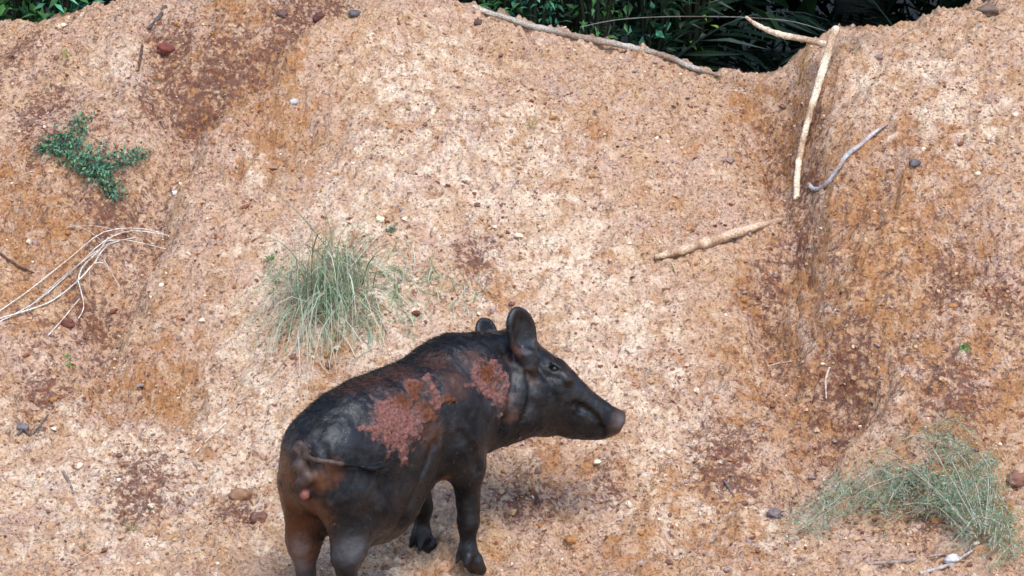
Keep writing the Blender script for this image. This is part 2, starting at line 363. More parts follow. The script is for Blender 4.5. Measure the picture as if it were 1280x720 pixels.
# loose grit: uncountable, one object
t_ = (1 + 5 ** .5) / 2
ICO = np.array([[-1, t_, 0], [1, t_, 0], [-1, -t_, 0], [1, -t_, 0], [0, -1, t_], [0, 1, t_], [0, -1, -t_], [0, 1, -t_], [t_, 0, -1], [t_, 0, 1], [-t_, 0, -1], [-t_, 0, 1]]) / math.hypot(1, t_)
ICOF = np.array([[0,11,5],[0,5,1],[0,1,7],[0,7,10],[0,10,11],[1,5,9],[5,11,4],[11,10,2],[10,7,6],[7,1,8],[3,9,4],[3,4,2],[3,2,6],[3,6,8],[3,8,9],[4,9,5],[2,4,11],[6,2,10],[8,6,7],[9,8,1]])
def scatter_rocks(n, smin, smax, cols, seed, zonew=None, xr=(-2.1, 2.15), yr=(-1.2, 2.5)):
    r = np.random.default_rng(seed)
    x = r.uniform(*xr, n * 3); y = r.uniform(*yr, n * 3)
    yy, _ = ridge(x); keep = y < yy + .15
    dens = .35 + .65 * sstep(-.3, .4, fbm(x / .25, y / .25, oct=3, seed=seed))
    keep &= r.random(n * 3) < dens
    x, y = x[keep][:n], y[keep][:n]; n = len(x)
    s = smin * (smax / smin) ** (r.random(n) ** 2.6)
    sh = s[:, None] * r.uniform(.55, 1.2, (n, 3)) * np.array([1.1, 1.1, .75])
    V = ICO[None] * (1 + r.uniform(-.28, .28, (n, 12)))[..., None] * sh[:, None]
    a = r.uniform(0, 6.28, n); ca, sa = np.cos(a)[:, None], np.sin(a)[:, None]
    V = np.stack([V[..., 0] * ca - V[..., 1] * sa, V[..., 0] * sa + V[..., 1] * ca, V[..., 2] + .35 * V[..., 1]], -1)
    V += np.stack([x, y, gz(x, y) + s * .25], -1)[:, None]
    c = np.array(cols)[r.integers(0, len(cols), n)] * r.uniform(.75, 1.2, (n, 1))
    F = (ICOF[None] + (np.arange(n) * 12)[:, None, None]).reshape(-1, 3)
    return V.reshape(-1, 3), F, np.repeat(c, 12, 0)
GC = [CREAM * .9, TAN, TAN, TAN, PINK, PINK * .85, TAN * .85, RED, ORANGE, PURP * 1.3, RED * 1.2, MAUVE, MAUVE, MAUVE * .7, TAN * .7, ORANGE * .8, PINK * .7]
V_, F_, C_ = scatter_rocks(36000, .0022, .0085, GC, 21)
link('gravel', mesh_np('gravel', V_, F_, None, C_, smooth=False, mat=M_grit), kind='stuff', label='fine loose laterite gravel strewn over the whole bank', cat='gravel')

# ------------------------------------------------------------------ the pig: one continuous skin from a distance field
TH = R(50.0)
pf = np.array([math.cos(TH), math.sin(TH), 0]); pl = np.array([-math.sin(TH), math.cos(TH), 0])
hf = gp(593, 720)                                 # front right hoof
p_h = hf - pf * .56                               # hind feet: the body follows the slope
slope = float((np.mean([gz(*(hf + pf * q + pl * k)[:2]) for q in (-.06, 0, .03) for k in (0, .2)]) - np.mean([gz(*(p_h + pf * q + pl * k)[:2]) for q in (-.06, 0, .03) for k in (0, .2)])) / .56)
pF = np.array([pf[0], pf[1], slope]); pF /= np.linalg.norm(pF)
pL = pl; pU = np.cross(pF, pL)
PO = np.array([hf[0], hf[1], np.mean([gz(*(hf + pl * k)[:2]) for k in (0, .2)])]) - pF * .33 - pL * (-.11)
TOL = np.stack([pF, pL, pU])                      # world -> local
def tol(p): return (np.asarray(p) - PO) @ TOL.T
def tow(q): return np.asarray(q) @ TOL + PO
print('PIG origin', PO, 'slope', slope)

def smin(a, b, k):
    h = np.clip(.5 + .5 * (b - a) / k, 0, 1); return b * (1 - h) + a * h - k * h * (1 - h)
def smax(a, b, k): return -smin(-a, -b, k)
def cone(P, A, B, ra, rb):
    A = np.asarray(A, float); B = np.asarray(B, float); ab = B - A
    t = np.clip(((P - A) @ ab) / (ab @ ab), 0, 1)
    return np.linalg.norm(P - A - t[..., None] * ab, axis=-1) - (ra + (rb - ra) * t)
def ell(P, c, r, M=None):
    q = P - np.asarray(c, float)
    if M is not None: q = q @ np.asarray(M).T
    r = np.asarray(r, float); k0 = np.linalg.norm(q / r, axis=-1); k1 = np.linalg.norm(q / (r * r), axis=-1) + 1e-9
    return k0 * (k0 - 1) / k1
def loft(P, O, F, U, ST, e=2.2, kk=9):
    """tube of elliptical rings along axis F from O; ST rows: t, up offset, half width, half height"""
    ST = np.asarray(ST, float); S = np.cross(U, F); q = P - O
    t = q @ F; l = q @ S; h = q @ U
    tt = np.linspace(ST[0, 0], ST[-1, 0], 240); k = np.hanning(2 * kk + 3)[1:-1]; k /= k.sum()
    c, wd, hh = [np.interp(t, tt, np.convolve(np.pad(np.interp(tt, ST[:, 0], ST[:, i]), kk, mode='edge'), k, 'valid')) for i in (1, 2, 3)]
    d = ((np.abs(l) / wd) ** e + (np.abs(h - c) / hh) ** e) ** (1 / e) - 1
    d = d * np.minimum(wd, hh)
    out = np.maximum(np.maximum(ST[0, 0] - t, t - ST[-1, 0]), -1)
    return smax(d, out, .02)
A0, L0, U0 = np.eye(3)
TORSO = [(-.305, .50, .03, .05), (-.285, .50, .07, .105), (-.24, .505, .10, .145), (-.17, .498, .128, .182), (-.09, .482, .152, .220), (.02, .470, .165, .243), (.14, .494, .160, .216), (.26, .516, .148, .190), (.36, .530, .135, .172), (.45, .560, .115, .155), (.52, .575, .07, .11)]
yh = (PO + pF * .50 - pL * .03)[1]
NAPE = tol(unproj(642, 440, yh + .03))
HP0 = tol(unproj(655, 481, yh)); HP1 = tol(unproj(777, 532, yh + .05))
HF = HP1 - HP0; HLEN = np.linalg.norm(HF); HF /= HLEN
HS = np.cross(U0, HF); HS /= np.linalg.norm(HS); HU = np.cross(HF, HS)
HEAD = [(-.07, .0, .06, .07), (-.03, .0, .085, .105), (.03, .0, .098, .124), (.09, -.002, .092, .122), (.15, -.006, .074, .100), (.20, -.012, .058, .086), (.25, -.014, .049, .072), (.29, -.008, .043, .056), (HLEN - .035, .000, .040, .045), (HLEN - .012, .003, .041, .042), (HLEN, .004, .039, .039)]
def leg_hind(P, s, sh=0.):
    l = .088 * s; P = P - np.array([.105, 0, 0])
    d = ell(P, (-.275, .07 * s, .475), (.12, .064, .165))
    d = smin(d, cone(P, (-.25, .076 * s, .43), (-.17, .098 * s, .33), .084, .058), .05)
    d = smin(d, cone(P, (-.22, .098 * s, .36), (-.315 + sh, l, .235), .068, .042), .04)
    d = smin(d, cone(P, (-.31, .085 * s, .43), (-.328 + sh, l, .27), .062, .042), .04)
    d = smin(d, cone(P, (-.330 + sh, l, .27), (-.350 + sh, l, .235), .032, .022), .03)
    d = smin(d, cone(P, (-.335 + sh, l, .23), (-.325 + sh, l, .09), .036, .027), .03)
    d = smin(d, cone(P, (-.325 + sh, l, .09), (-.30 + sh, l, .05), .029, .028), .02)
    for q in (-1, 1):
        d = smin(d, cone(P, (-.30 + sh, l + .013 * q, .045), (-.282 + sh, l + .016 * q, .012), .026, .021), .008)
        d = smin(d, cone(P, (-.345 + sh, l + .018 * q, .075), (-.355 + sh, l + .02 * q, .05), .012, .008), .008)
    return d
def leg_front(P, s, sh=0.):
    l = .11 * s
    d = ell(P, (.285, .10 * s, .50), (.11, .06, .165))
    d = smin(d, cone(P, (.305, .112 * s, .44), (.325, .112 * s, .35), .062, .048), .06)
    d = smin(d, cone(P, (.332, .112 * s, .35), (.322 + sh, l, .17), .048, .033), .04)
    d = smin(d, cone(P, (.318 + sh, l, .175), (.312 + sh, l, .08), .031, .024), .02)
    d = smin(d, cone(P, (.305 + sh, l, .085), (.325 + sh, l, .045), .028, .028), .02)
    for q in (-1, 1):
        d = smin(d, cone(P, (.326 + sh, l + .013 * q, .044), (.344 + sh, l + .016 * q, .012), .026, .021), .008)
        d = smin(d, cone(P, (.285 + sh, l + .018 * q, .07), (.272 + sh, l + .02 * q, .05), .012, .008), .008)
    return d
def frame_from(F, Nn):
    F = F / np.linalg.norm(F); Nn = Nn - F * (Nn @ F); Nn /= np.linalg.norm(Nn); return np.stack([np.cross(F, Nn), Nn, F])
viewl = (CAM - tow(HP0)) @ TOL.T; viewl /= np.linalg.norm(viewl)
E0 = tol(unproj(660, 452, yh - .085)); E1 = tol(unproj(645, 388, yh - .10))
ENn = viewl * .72 + HF * .72
EM = frame_from(E1 - E0, ENn); EC = E0 * .46 + E1 * .54; EL = np.linalg.norm(E1 - E0) / 2
F1 = tol(unproj(613, 440, yh + .13)); F2 = tol(unproj(604, 398, yh + .16))
FM = frame_from(F2 - F1, viewl * .8 + HF * .5); FC = (F1 + F2) / 2; FL = np.linalg.norm(F2 - F1) / 2
def body_sdf(P):
    d = loft(P, np.zeros(3), A0, U0, TORSO)
    d = smin(d, ell(P, (.0, 0, .31), (.16, .11, .11)), .08)
    d = smin(d, cone(P, (.41, 0, .565), HP0 * .9 + np.array([.034, 0, .053]), .15, .115), .08)
    d = smin(d, cone(P, (.36, -.02, .50), HP0 + HF * .05 - HU * .03, .12, .085), .06)
    d = smin(d, cone(P, (.40, 0, .615), NAPE, .095, .080), .06)
    d = smin(d, cone(P, (.38, -.03, .46), HP0 + HF * .06 - HU * .05, .11, .08), .06)
    for s in (-1, 1):
        d = smin(d, leg_hind(P, s, .015 if s < 0 else .01), .028)
        d = smin(d, leg_front(P, s, 0 if s < 0 else .03), .04)
    d = smin(d, cone(P, (-.08, 0, .235), (.03, 0, .225), .04, .03), .03)       # sheath
    d = smin(d, cone(P, (-.08, -.03, .22), (-.085, -.03, .195), .02, .012), .02)
    d = smin(d, loft(P, HP0, HF, HU, HEAD, 2.1, 7), .035)
    d = smin(d, ell(P, HP0 + HF * .06 - HU * .055 + HS * -.055, (.07, .04, .06)), .03)    # jowl
    d = smin(d, cone(P, HP0 + HF * .10 - HU * .085, HP0 + HF * .30 - HU * .046, .04, .020), .025)    # lower jaw
    for s in (-1, 1):                                                                       # brow, cheek bone
        d = smin(d, ell(P, HP0 + HF * .085 + HU * .085 + HS * .062 * s, (.035, .02, .016), np.stack([HF, HS, HU])), .02)
    return d
ev_ = None
def add_small(P, d):
    e = smax(ell(P, EC, (.060, .022, EL * 1.08), EM), -ell(P, EC + EM[1] * .019 + EM[2] * .004, (.049, .024, EL * .9), EM), .006)
    d = smin(d, e, .012)
    d = smin(d, cone(P, E0 - EM[2] * .015, E0 + EM[2] * .02, .035, .028), .025)
    f = smax(ell(P, FC, (.040, .018, FL * 1.1), FM), -ell(P, FC + FM[1] * .018, (.030, .017, FL * .9), FM), .006)
    d = smin(d, f, .012)
    return d
def hits(px, fn):
    px = np.asarray(px, float); D = np.stack([ray(u, v) for u, v in px]); t = np.full(len(px), 7.6); ok = np.zeros(len(px), bool)
    for _ in range(110):
        P = tol(CAM + D * t[:, None]); d = fn(P); ok |= d < .0008
        t = np.where(ok, t, t + np.maximum(d * .7, .0006))
    return [p if o else None for p, o in zip(P, ok)]
def full0(P): return add_small(P, body_sdf(P))
EYE = hits([(693, 461)], body_sdf)[0]
mouth = hits([(719, 505), (728, 510), (738, 515), (746, 522), (751, 534), (755, 543)], body_sdf)
mouth = [m for m in mouth if m is not None]
tail_px = [(378, 570), (370, 563), (374, 555), (382, 560), (383, 571), (395, 576), (415, 578), (437, 581), (455, 584), (470, 586), (489, 582)]
tail = []
for i, h_ in enumerate(hits(tail_px, body_sdf)):   # the tail curls once at its root, then lies across the right ham
    if h_ is None: print('tail miss', i); h_ = tail[-1] if tail else np.array([-.4, 0, .56])
    vv = (CAM - tow(h_)) @ TOL.T; vv /= np.linalg.norm(vv)
    tail.append(h_ + vv * (.004 if i == 0 else .019))
gen = hits([(376, 583), (386, 596), (378, 603), (381, 618)], body_sdf)
gen = [g + viewl * k for g, k in zip(gen, (.012, .010, .014, .012)) if g is not None]
print('HEAD', HP0, HP1, HLEN, 'EYE', EYE, 'mouth', len(mouth), 'gen', gen)
FOLDS = [[(642, 465), (640, 490), (634, 520), (625, 550)], [(543, 555), (530, 590), (516, 625), (505, 650)], [(655, 458), (664, 478), (662, 505), (652, 528)], [(575, 540), (590, 560), (600, 590)], [(405, 560), (412, 590), (412, 625)], [(672, 458), (684, 472), (700, 472)]]
FOLDS = [[h for h in hits(f, body_sdf) if h is not None] for f in FOLDS]
def pig_sdf(P):
    d = full0(P)
    for k, f in enumerate(FOLDS):
        for a, b in zip(f[:-1], f[1:]): d = smax(d, -cone(P, a, b, .006, .006), .022)
    if EYE is not None:
        d = smax(d, -(np.linalg.norm(P - EYE - viewl * .004, axis=-1) - .013), .008)
        d = smin(d, cone(P, EYE - HF * .016 + HU * .014, EYE + HF * .016 + HU * .010, .007, .006), .008)
        d = smin(d, cone(P, EYE - HF * .012 - HU * .014, EYE + HF * .014 - HU * .012, .006, .005), .008)
    for a, b in zip(mouth[:-1], mouth[1:]): d = smax(d, -cone(P, a, b, .017 if a is mouth[1] else .010, .012 if a is mouth[0] else .009), .006)
    for s in (-1, 1): d = smax(d, -cone(P, HP1 + HS * .016 * s + HF * .01, HP1 + HS * .015 * s - HF * .02, .009, .007), .005)
    rr = np.linspace(.0145, .006, len(tail)); rr[-3:] = (.0065, .0095, .004)
    td = None
    for a, b, ra, rb in zip(tail[:-1], tail[1:], rr[:-1], rr[1:]):
        c = cone(P, a, b, ra, rb); td = c if td is None else smin(td, c, .008)
    for g, r in zip(gen, (.026, .024, .022, .019)):
        if g is not None: d = smin(d, np.linalg.norm(P - g, axis=-1) - r, .012)
    return smin(d, td, .007)
# grid and surface nets
STEP = .0055
lo = np.array([-.47, -.34, -.02]); hi = np.array([.90, .24, .90])
hi = np.maximum(hi, np.maximum(HP1, E1) + .06); lo = np.minimum(lo, HP1 - .08)
dims = np.ceil((hi - lo) / STEP).astype(int)
F = np.empty(dims, dtype=np.float32)
ax = [lo[i] + STEP * np.arange(dims[i]) for i in range(3)]
yy_, zz_ = np.meshgrid(ax[1], ax[2], indexing='ij')
# coarse pass first, then only refine near the surface
F[:] = 1
cs = 6
for i0 in range(0, dims[0], cs):
    for j0 in range(0, dims[1], cs):
        i1, j1 = min(i0 + cs, dims[0]), min(j0 + cs, dims[1])
        kc = np.arange(0, dims[2], cs); cen = np.stack([np.full(len(kc), ax[0][(i0 + i1 - 1) // 2]), np.full(len(kc), ax[1][(j0 + j1 - 1) // 2]), ax[2][np.minimum(kc + cs // 2, dims[2] - 1)]], -1)
        if i0 == 0 and j0 == 0: CEN = []; CIJ = []
        CEN.append(cen); CIJ += [(i0, i1, j0, j1, k, min(k + cs, dims[2])) for k in kc]
CEN = np.concatenate(CEN); DC = pig_sdf(CEN)
act = [(b, d) for b, d in zip(CIJ, DC)]
pts = []; where = []
for (i0, i1, j0, j1, k0, k1), d in act:
    if abs(d) > .075: F[i0:i1, j0:j1, k0:k1] = d; continue
    g = np.stack(np.meshgrid(ax[0][i0:i1], ax[1][j0:j1], ax[2][k0:k1], indexing='ij'), -1)
    pts.append(g.reshape(-1, 3)); where.append((i0, i1, j0, j1, k0, k1))
val = pig_sdf(np.concatenate(pts)); o = 0
for (i0, i1, j0, j1, k0, k1), p in zip(where, pts):
    F[i0:i1, j0:j1, k0:k1] = val[o:o + len(p)].reshape(i1 - i0, j1 - j0, k1 - k0); o += len(p)
def surface_nets(F, ax, step):
    ins = F < 0
    c = np.zeros(np.array(F.shape) - 1, dtype=np.int8)
    sl = [slice(0, -1), slice(1, None)]
    for a in (0, 1):
        for b in (0, 1):
            for e in (0, 1): c += ins[sl[a], sl[b], sl[e]]
    cells = np.argwhere((c > 0) & (c < 8)); vid = -np.ones(c.shape, dtype=np.int64); vid[tuple(cells.T)] = np.arange(len(cells))
    acc = np.zeros((len(cells), 3)); cnt = np.zeros(len(cells))
    corners = [(a, b, e) for a in (0, 1) for b in (0, 1) for e in (0, 1)]
    for p in corners:
        for axx in range(3):
            if p[axx]: continue
            q = list(p); q[axx] = 1
            f0 = F[tuple((cells + p).T)]; f1 = F[tuple((cells + q).T)]
            m = (f0 < 0) != (f1 < 0); t = f0 / (f0 - f1 + 1e-12)
            pos = np.array(p, float)[None].repeat(len(cells), 0); pos[:, axx] += t
            acc[m] += pos[m]; cnt[m] += 1
    V = (cells + acc / cnt[:, None]) * step + np.array([ax[0][0], ax[1][0], ax[2][0]])
    Q = []
    for axx in range(3):
        s0 = [slice(None)] * 3; s1 = [slice(None)] * 3; s0[axx] = slice(0, -1); s1[axx] = slice(1, None)
        e = np.argwhere(ins[tuple(s0)] != ins[tuple(s1)])
        o1, o2 = [k for k in range(3) if k != axx]
        e = e[(e[:, o1] > 0) & (e[:, o2] > 0) & (e[:, o1] < c.shape[o1]) & (e[:, o2] < c.shape[o2])]
        def at(d1, d2):
            k = e.copy(); k[:, o1] -= d1; k[:, o2] -= d2; return vid[tuple(k.T)]
        q = np.stack([at(0, 0), at(1, 0), at(1, 1), at(0, 1)], -1)
        flip = ins[tuple(e.T)] ^ (axx == 1)
        q[~flip] = q[~flip][:, ::-1]; q = q[:, ::-1] if False else q
        Q.append(q)
    return V, np.concatenate(Q)
PV, PQ = surface_nets(F, ax, STEP)
def vnormals(V, Q):
    n = np.cross(V[Q[:, 2]] - V[Q[:, 0]], V[Q[:, 3]] - V[Q[:, 1]]); out = np.zeros_like(V)
    for k in range(4): np.add.at(out, Q[:, k], n)
    return out / (np.linalg.norm(out, axis=1)[:, None] + 1e-12)
for _ in range(2):                                   # light smoothing
    a = np.zeros_like(PV); c = np.zeros(len(PV))
    for k in range(4):
        np.add.at(a, PQ[:, k], PV[PQ[:, (k + 1) % 4]]); np.add.at(c, PQ[:, k], 1)
    PV = PV * .5 + .5 * a / c[:, None]
PN = vnormals(PV, PQ)
gr = pig_sdf(PV + PN * .004) - pig_sdf(PV - PN * .004)
if gr.mean() < 0: PQ = PQ[:, ::-1]; PN = -PN
print('pig verts', len(PV), 'bbox px', project(tow(PV)).min(0), project(tow(PV)).max(0))
WARP = np.stack([fbm(PV[:, 0] / .05, PV[:, 1] / .05, PV[:, 2] / .05, oct=3, seed=80 + k, gain=.6) for k in range(3)], -1)
def spots(lst, warp=.012):
    z = np.zeros(len(PV)); PW = PV + WARP * warp
    for (u, v, s), c in zip(lst, hits([q[:2] for q in lst], pig_sdf)):
        if c is None: print('miss', u, v); continue
        z = np.maximum(z, np.exp(-((PW - c) ** 2).sum(1) / (2 * s * s)))
    return z
thick = spots([(560, 500, .02), (480, 505, .02), (595, 470, .022), (620, 505, .018), (535, 480, .022), (520, 488, .028), (500, 505, .036), (482, 528, .034), (508, 535, .04), (503, 562, .022), (530, 512, .03), (545, 500, .022), (468, 540, .02), (490, 548, .025), (610, 462, .026), (603, 480, .022), (626, 478, .02), (615, 492, .02), (632, 492, .014)], .045)
thin = spots([(430, 485, .06), (460, 475, .07), (500, 465, .07), (540, 450, .06), (570, 480, .06), (500, 520, .1), (540, 540, .06), (610, 475, .06), (630, 500, .05), (590, 450, .05), (640, 520, .03), (525, 420, .06), (640, 440, .04)])
rust = spots([(356, 590, .05), (360, 630, .06), (370, 660, .06), (395, 640, .05), (400, 600, .035), (380, 690, .05), (412, 590, .03), (545, 610, .02), (552, 600, .018), (500, 680, .04), (620, 565, .02)])
pink = spots([(381, 618, .016), (545, 608, .015)]); greyp = spots([(376, 585, .028), (388, 598, .022), (378, 603, .02), (372, 562, .02), (660, 467, .018), (666, 476, .014)])
pn = np.maximum(0, 1 - np.linalg.norm(PV - HP1, axis=1) / .075); hoofm = sstep(.055, .03, PV[:, 2])
mudo = spots([(525, 495, .045), (505, 500, .04), (535, 515, .035), (560, 500, .03), (608, 462, .022), (615, 478, .02)], .03)
for k_, t_m in enumerate(spline(tail, 40)[4:26]): greyp = np.maximum(greyp, .9 * sstep(.017, .010, np.linalg.norm(PV - t_m, axis=1)))
moum = np.zeros(len(PV))
for m_ in mouth: moum = np.maximum(moum, sstep(.018, .010, np.linalg.norm(PV - m_, axis=1)))
lightm = spots([(374, 690, .022), (372, 705, .025), (440, 690, .035), (775, 524, .016)])  # painted highlights on the hind legs; the snout disc is simply paler
x_, y_, z_ = PV.T
mudn = fbm(x_ / .035, y_ / .035, z_ / .035, oct=4, seed=71, gain=.65)
tm = sstep(.35, .65, thick + .3 * mudn)
disp = .007 * tm * (.7 + 1.1 * fbm(x_ / .012, y_ / .012, z_ / .012, oct=2, seed=72)) + .0055 * fbm(x_ / .07, y_ / .07, z_ / .1, oct=3, seed=73)
wr = (1 - 2 * np.abs(noise(x_ / .06, y_ / .06, z_ / .022, seed=75))) * np.exp(-((z_ - .24) / .07) ** 2) * (x_ < -.1)
disp = disp + .002 * wr + .0012 * fbm(x_ / .018, y_ / .018, z_ / .018, oct=2, seed=74)
PV2 = PV + PN * disp[:, None]

M_pig, nt_, b_ = new_mat('dark pig hide')
def fa(n): return attr(nt_, n).outputs['Fac']
nz = nnoise(nt_, 22, 5, .65); nf = nnoise(nt_, 120, 4, .7); nv = nnoise(nt_, 60, 5, .75)
base = mixc(nt_, ramp(nt_, nz, [(.3, 0.), (.7, 1.)]), (.003, .0033, .0048), (.009, .0090, .0105))
base = mixc(nt_, ramp(nt_, nv, [(.45, 0.), (.75, .6)]), base, (.020, .013, .010))
def thr(a, n, lo, hi, g=.5):
    m = N(nt_, 'ShaderNodeMath', operation='MULTIPLY_ADD'); m.inputs[1].default_value = g; nt_.links.new(n, m.inputs[0]); nt_.links.new(a, m.inputs[2])
    s = N(nt_, 'ShaderNodeMapRange', interpolation_type='SMOOTHSTEP'); s.inputs[1].default_value = lo + g * .5; s.inputs[2].default_value = hi + g * .5; nt_.links.new(m.outputs[0], s.inputs[0]); return s.outputs[0]
def scl(f, k):
    m = N(nt_, 'ShaderNodeMath', operation='MULTIPLY'); m.inputs[1].default_value = k; nt_.links.new(f, m.inputs[0]); return m.outputs[0]
c = mixc(nt_, scl(thr(fa('thin'), nv, .40, 1.2, 1.5), .7), base, (.085, .034, .020))
c = mixc(nt_, scl(thr(fa('rust'), nv, .15, .95, .7), .75), c, (.115, .042, .018))
mc = mixc(nt_, thr(fa('mudo'), nz, .25, .8, .9), (.165, .068, .054), (.105, .032, .013))
mc = mixc(nt_, 1.0, mc, ramp(nt_, nf, [(.3, .25), (.5, .9), (.7, 1.6)]), 'MULTIPLY')
tmask = thr(fa('thick'), nv, .14, .72, 1.3)
c = mixc(nt_, tmask, c, mc)
c = mixc(nt_, scl(fa('snout'), .75), c, (.115, .060, .045))
c = mixc(nt_, scl(fa('grey'), .6), c, (.11, .066, .050))
c = mixc(nt_, scl(fa('light'), .35), c, (.17, .165, .175))
c = mixc(nt_, scl(thr(fa('pink'), nv, .30, .75, .9), .8), c, (.27, .085, .065))
c = mixc(nt_, scl(fa('hoof'), .7), c, (.03, .02, .016))
c = mixc(nt_, scl(fa('mouth'), .92), c, (.003, .0025, .002))  # mouth groove painted near black, shade put into the colour
nt_.links.new(c, b_.inputs['Base Color'])
r_ = mixc(nt_, tmask, ramp(nt_, nz, [(.3, .22), (.7, .40)]), (.95, .95, .95)); nt_.links.new(r_, b_.inputs['Roughness'])
sp_ = ramp(nt_, nnoise(nt_, 9, 4, .6), [(.35, .10), (.62, .50)]); nt_.links.new(sp_, b_.inputs['Specular IOR Level'])
wv = nnoise(nt_, 260, 3, .7); wk = N(nt_, 'ShaderNodeMath', operation='MULTIPLY_ADD'); wk.inputs[1].default_value = .6; nt_.links.new(wv, wk.inputs[0]); nt_.links.new(nf, wk.inputs[2])
bump(nt_, b_, wk.outputs[0], .42, .005)
me = mesh_np('pig', PV2, None, PQ, attrs=dict(thick=thick, thin=thin, rust=rust, pink=pink, grey=greyp, snout=np.clip(pn * 1.6, 0, 1), hoof=hoofm, light=lightm, mudo=mudo, mouth=moum), mat=M_pig)
pig = link('pig', me, label='black wild pig daubed with pink mud, standing on the bank with its head turned', cat='pig')
from mathutils import Matrix
pig.matrix_world = Matrix(((pF[0], pL[0], pU[0], PO[0]), (pF[1], pL[1], pU[1], PO[1]), (pF[2], pL[2], pU[2], PO[2]), (0, 0, 0, 1)))
# eye
M_eye, nt2, b2 = new_mat('wet eye'); b2.inputs['Base Color'].default_value = (.008, .006, .005, 1); b2.inputs['Roughness'].default_value = .08
def uv_ball(c, r, nu=16, nv=10):
    th = np.linspace(0, np.pi, nv + 1)[1:-1]; ph = np.linspace(0, 2 * np.pi, nu, endpoint=False)
    V = [np.stack([np.sin(t) * np.cos(ph), np.sin(t) * np.sin(ph), np.full(nu, np.cos(t))], -1) for t in th]
    V = np.concatenate(V + [np.array([[0, 0, 1.], [0, 0, -1.]])]) * r + c
    k = nv - 1; q = [(i * nu + j, (i + 1) * nu + j, (i + 1) * nu + (j + 1) % nu, i * nu + (j + 1) % nu) for i in range(k - 1) for j in range(nu)]
    t = [(k * nu, j, (j + 1) % nu) for j in range(nu)] + [(k * nu + 1, (k - 1) * nu + (j + 1) % nu, (k - 1) * nu + j) for j in range(nu)]
    return V, t, q
if EYE is not None:
    for c in (EYE - viewl * .0055,):
        V, t, q = uv_ball(c, .0115); link('eye', mesh_np('eye', V, t, q, mat=M_eye), parent=pig)
# bristles along the back, neck, tail tuft and ear
def bristles():
    r = np.random.default_rng(5)
    wgt = np.clip(PN[:, 2], 0, 1) ** 3 * (np.abs(PV[:, 1]) < .07) * (PV[:, 2] > .62) * (PV[:, 0] > -.3) * (PV[:, 0] < .56) + .12 * (PV[:, 2] > .25)
    wgt = wgt * (tm < .3)
    i = r.choice(len(PV), 15000, p=wgt / wgt.sum()); p = PV2[i]; n = PN[i]
    top = np.clip(n[:, 2], 0, 1) ** 3 * (np.abs(p[:, 1]) < .07)
    L = (.011 + .018 * top) * r.uniform(.6, 1.3, len(i))
    dr = n * (.22 + .2 * top[:, None]) + np.array([-.8, 0, -.25]) + r.normal(0, .2, (len(i), 3)); dr /= np.linalg.norm(dr, axis=1)[:, None]
    sd = np.cross(dr, r.normal(0, 1, (len(i), 3))); sd /= np.linalg.norm(sd, axis=1)[:, None]
    b = p - n * .001
    V = np.stack([b - sd * .0005, b + sd * .0005, b + dr * L[:, None]], 1).reshape(-1, 3)
    ti = tail[-2]; k = 160
    tb = ti + r.normal(0, .006, (k, 3)); td = (np.array(tail[-1]) - tail[-3]); td /= np.linalg.norm(td); td = td + r.normal(0, .22, (k, 3)); sd = np.cross(td, r.normal(0, 1, (k, 3))); sd /= np.linalg.norm(sd, axis=1)[:, None]
    V2 = np.stack([tb - sd * .0009, tb + sd * .0009, tb + td * r.uniform(.02, .045, (k, 1))], 1).reshape(-1, 3)
    V = np.concatenate([V, V2]); return V, np.arange(len(V)).reshape(-1, 3)
M_br, nt2, b2 = new_mat('bristle'); b2.inputs['Base Color'].default_value = (.010, .009, .008, 1); b2.inputs['Roughness'].default_value = .4
V, t = bristles(); link('hair', mesh_np('hair', V, t, smooth=False, mat=M_br), parent=pig, label='short black bristles along the back')

# ------------------------------------------------------------------ sticks, roots, stalks
def lie(px, r=0.01, sink=.3):
    """points lying on the ground under a list of pixels"""
    return [gp(u, v) + np.array([0, -.3 * r, r * (1 - sink)]) for u, v in px]
def stick(name, P, r, col, label, cat, n=24, seg=8, rough=.25, mat=None, mb=None, build=True, seed=0, group=None):
    mb = mb or MB(); Q = spline(P, n); rr = np.interp(np.linspace(0, 1, n), np.linspace(0, 1, len(r)), r) if np.ndim(r) else r
    mb.tube(Q, rr, seg, col, rough, seed)
    if not build: return mb
    o = Q[0]; return link(name, mb.build(name, mat or M_bark, origin=o), label=label, cat=cat, loc=o, group=group)
PALE = (.64, .51, .37); GREYW = (.46, .43, .41)
b0 = gp(996, 247); tY = gp(1046, 62)[1] - .05
def inair(u, v, y): return unproj(u, v, y)
r0 = [(996, 248), (997, 215), (1003, 180), (1013, 140), (1026, 95), (1039, 52), (1045, 35)]
P = []
for i, (u, v) in enumerate(r0):
    f = i / (len(r0) - 1); y = b0[1] * (1 - f) + tY * f
    g = gp(u, v); P.append(unproj(u, v, min(y, g[1] - .02 if i else g[1])))
P[0] = P[0] + np.array([0, 0, -.006])
stick('root', P, [.0125, .0115, .0115, .0125, .0145, .016, .0145], PALE, 'tall pale peeling root standing up the gully to the ridge notch', 'root', 60, 12, .2, seed=3)
ys = tY + .02
P = [unproj(932, 21, ys + .12), unproj(950, 33, ys + .10), unproj(975, 43, ys + .07), unproj(1005, 49, ys + .035), unproj(1036, 56, ys)]
stick('branch', P, [.005, .009, .012, .012, .012], (.56, .44, .32), 'pale broken branch jutting over the dark notch, leaning on the tall root', 'branch', 24, 8, .3, seed=5)
P = [unproj(1010, 50, ys + .03), unproj(1004, 78, ys + .06), gp(998, 106)]
stick('stem', P, [.003, .0035, .004], (.45, .30, .10), 'thin yellow stem hanging below the pale broken branch', 'stem', 12, 6, .1)
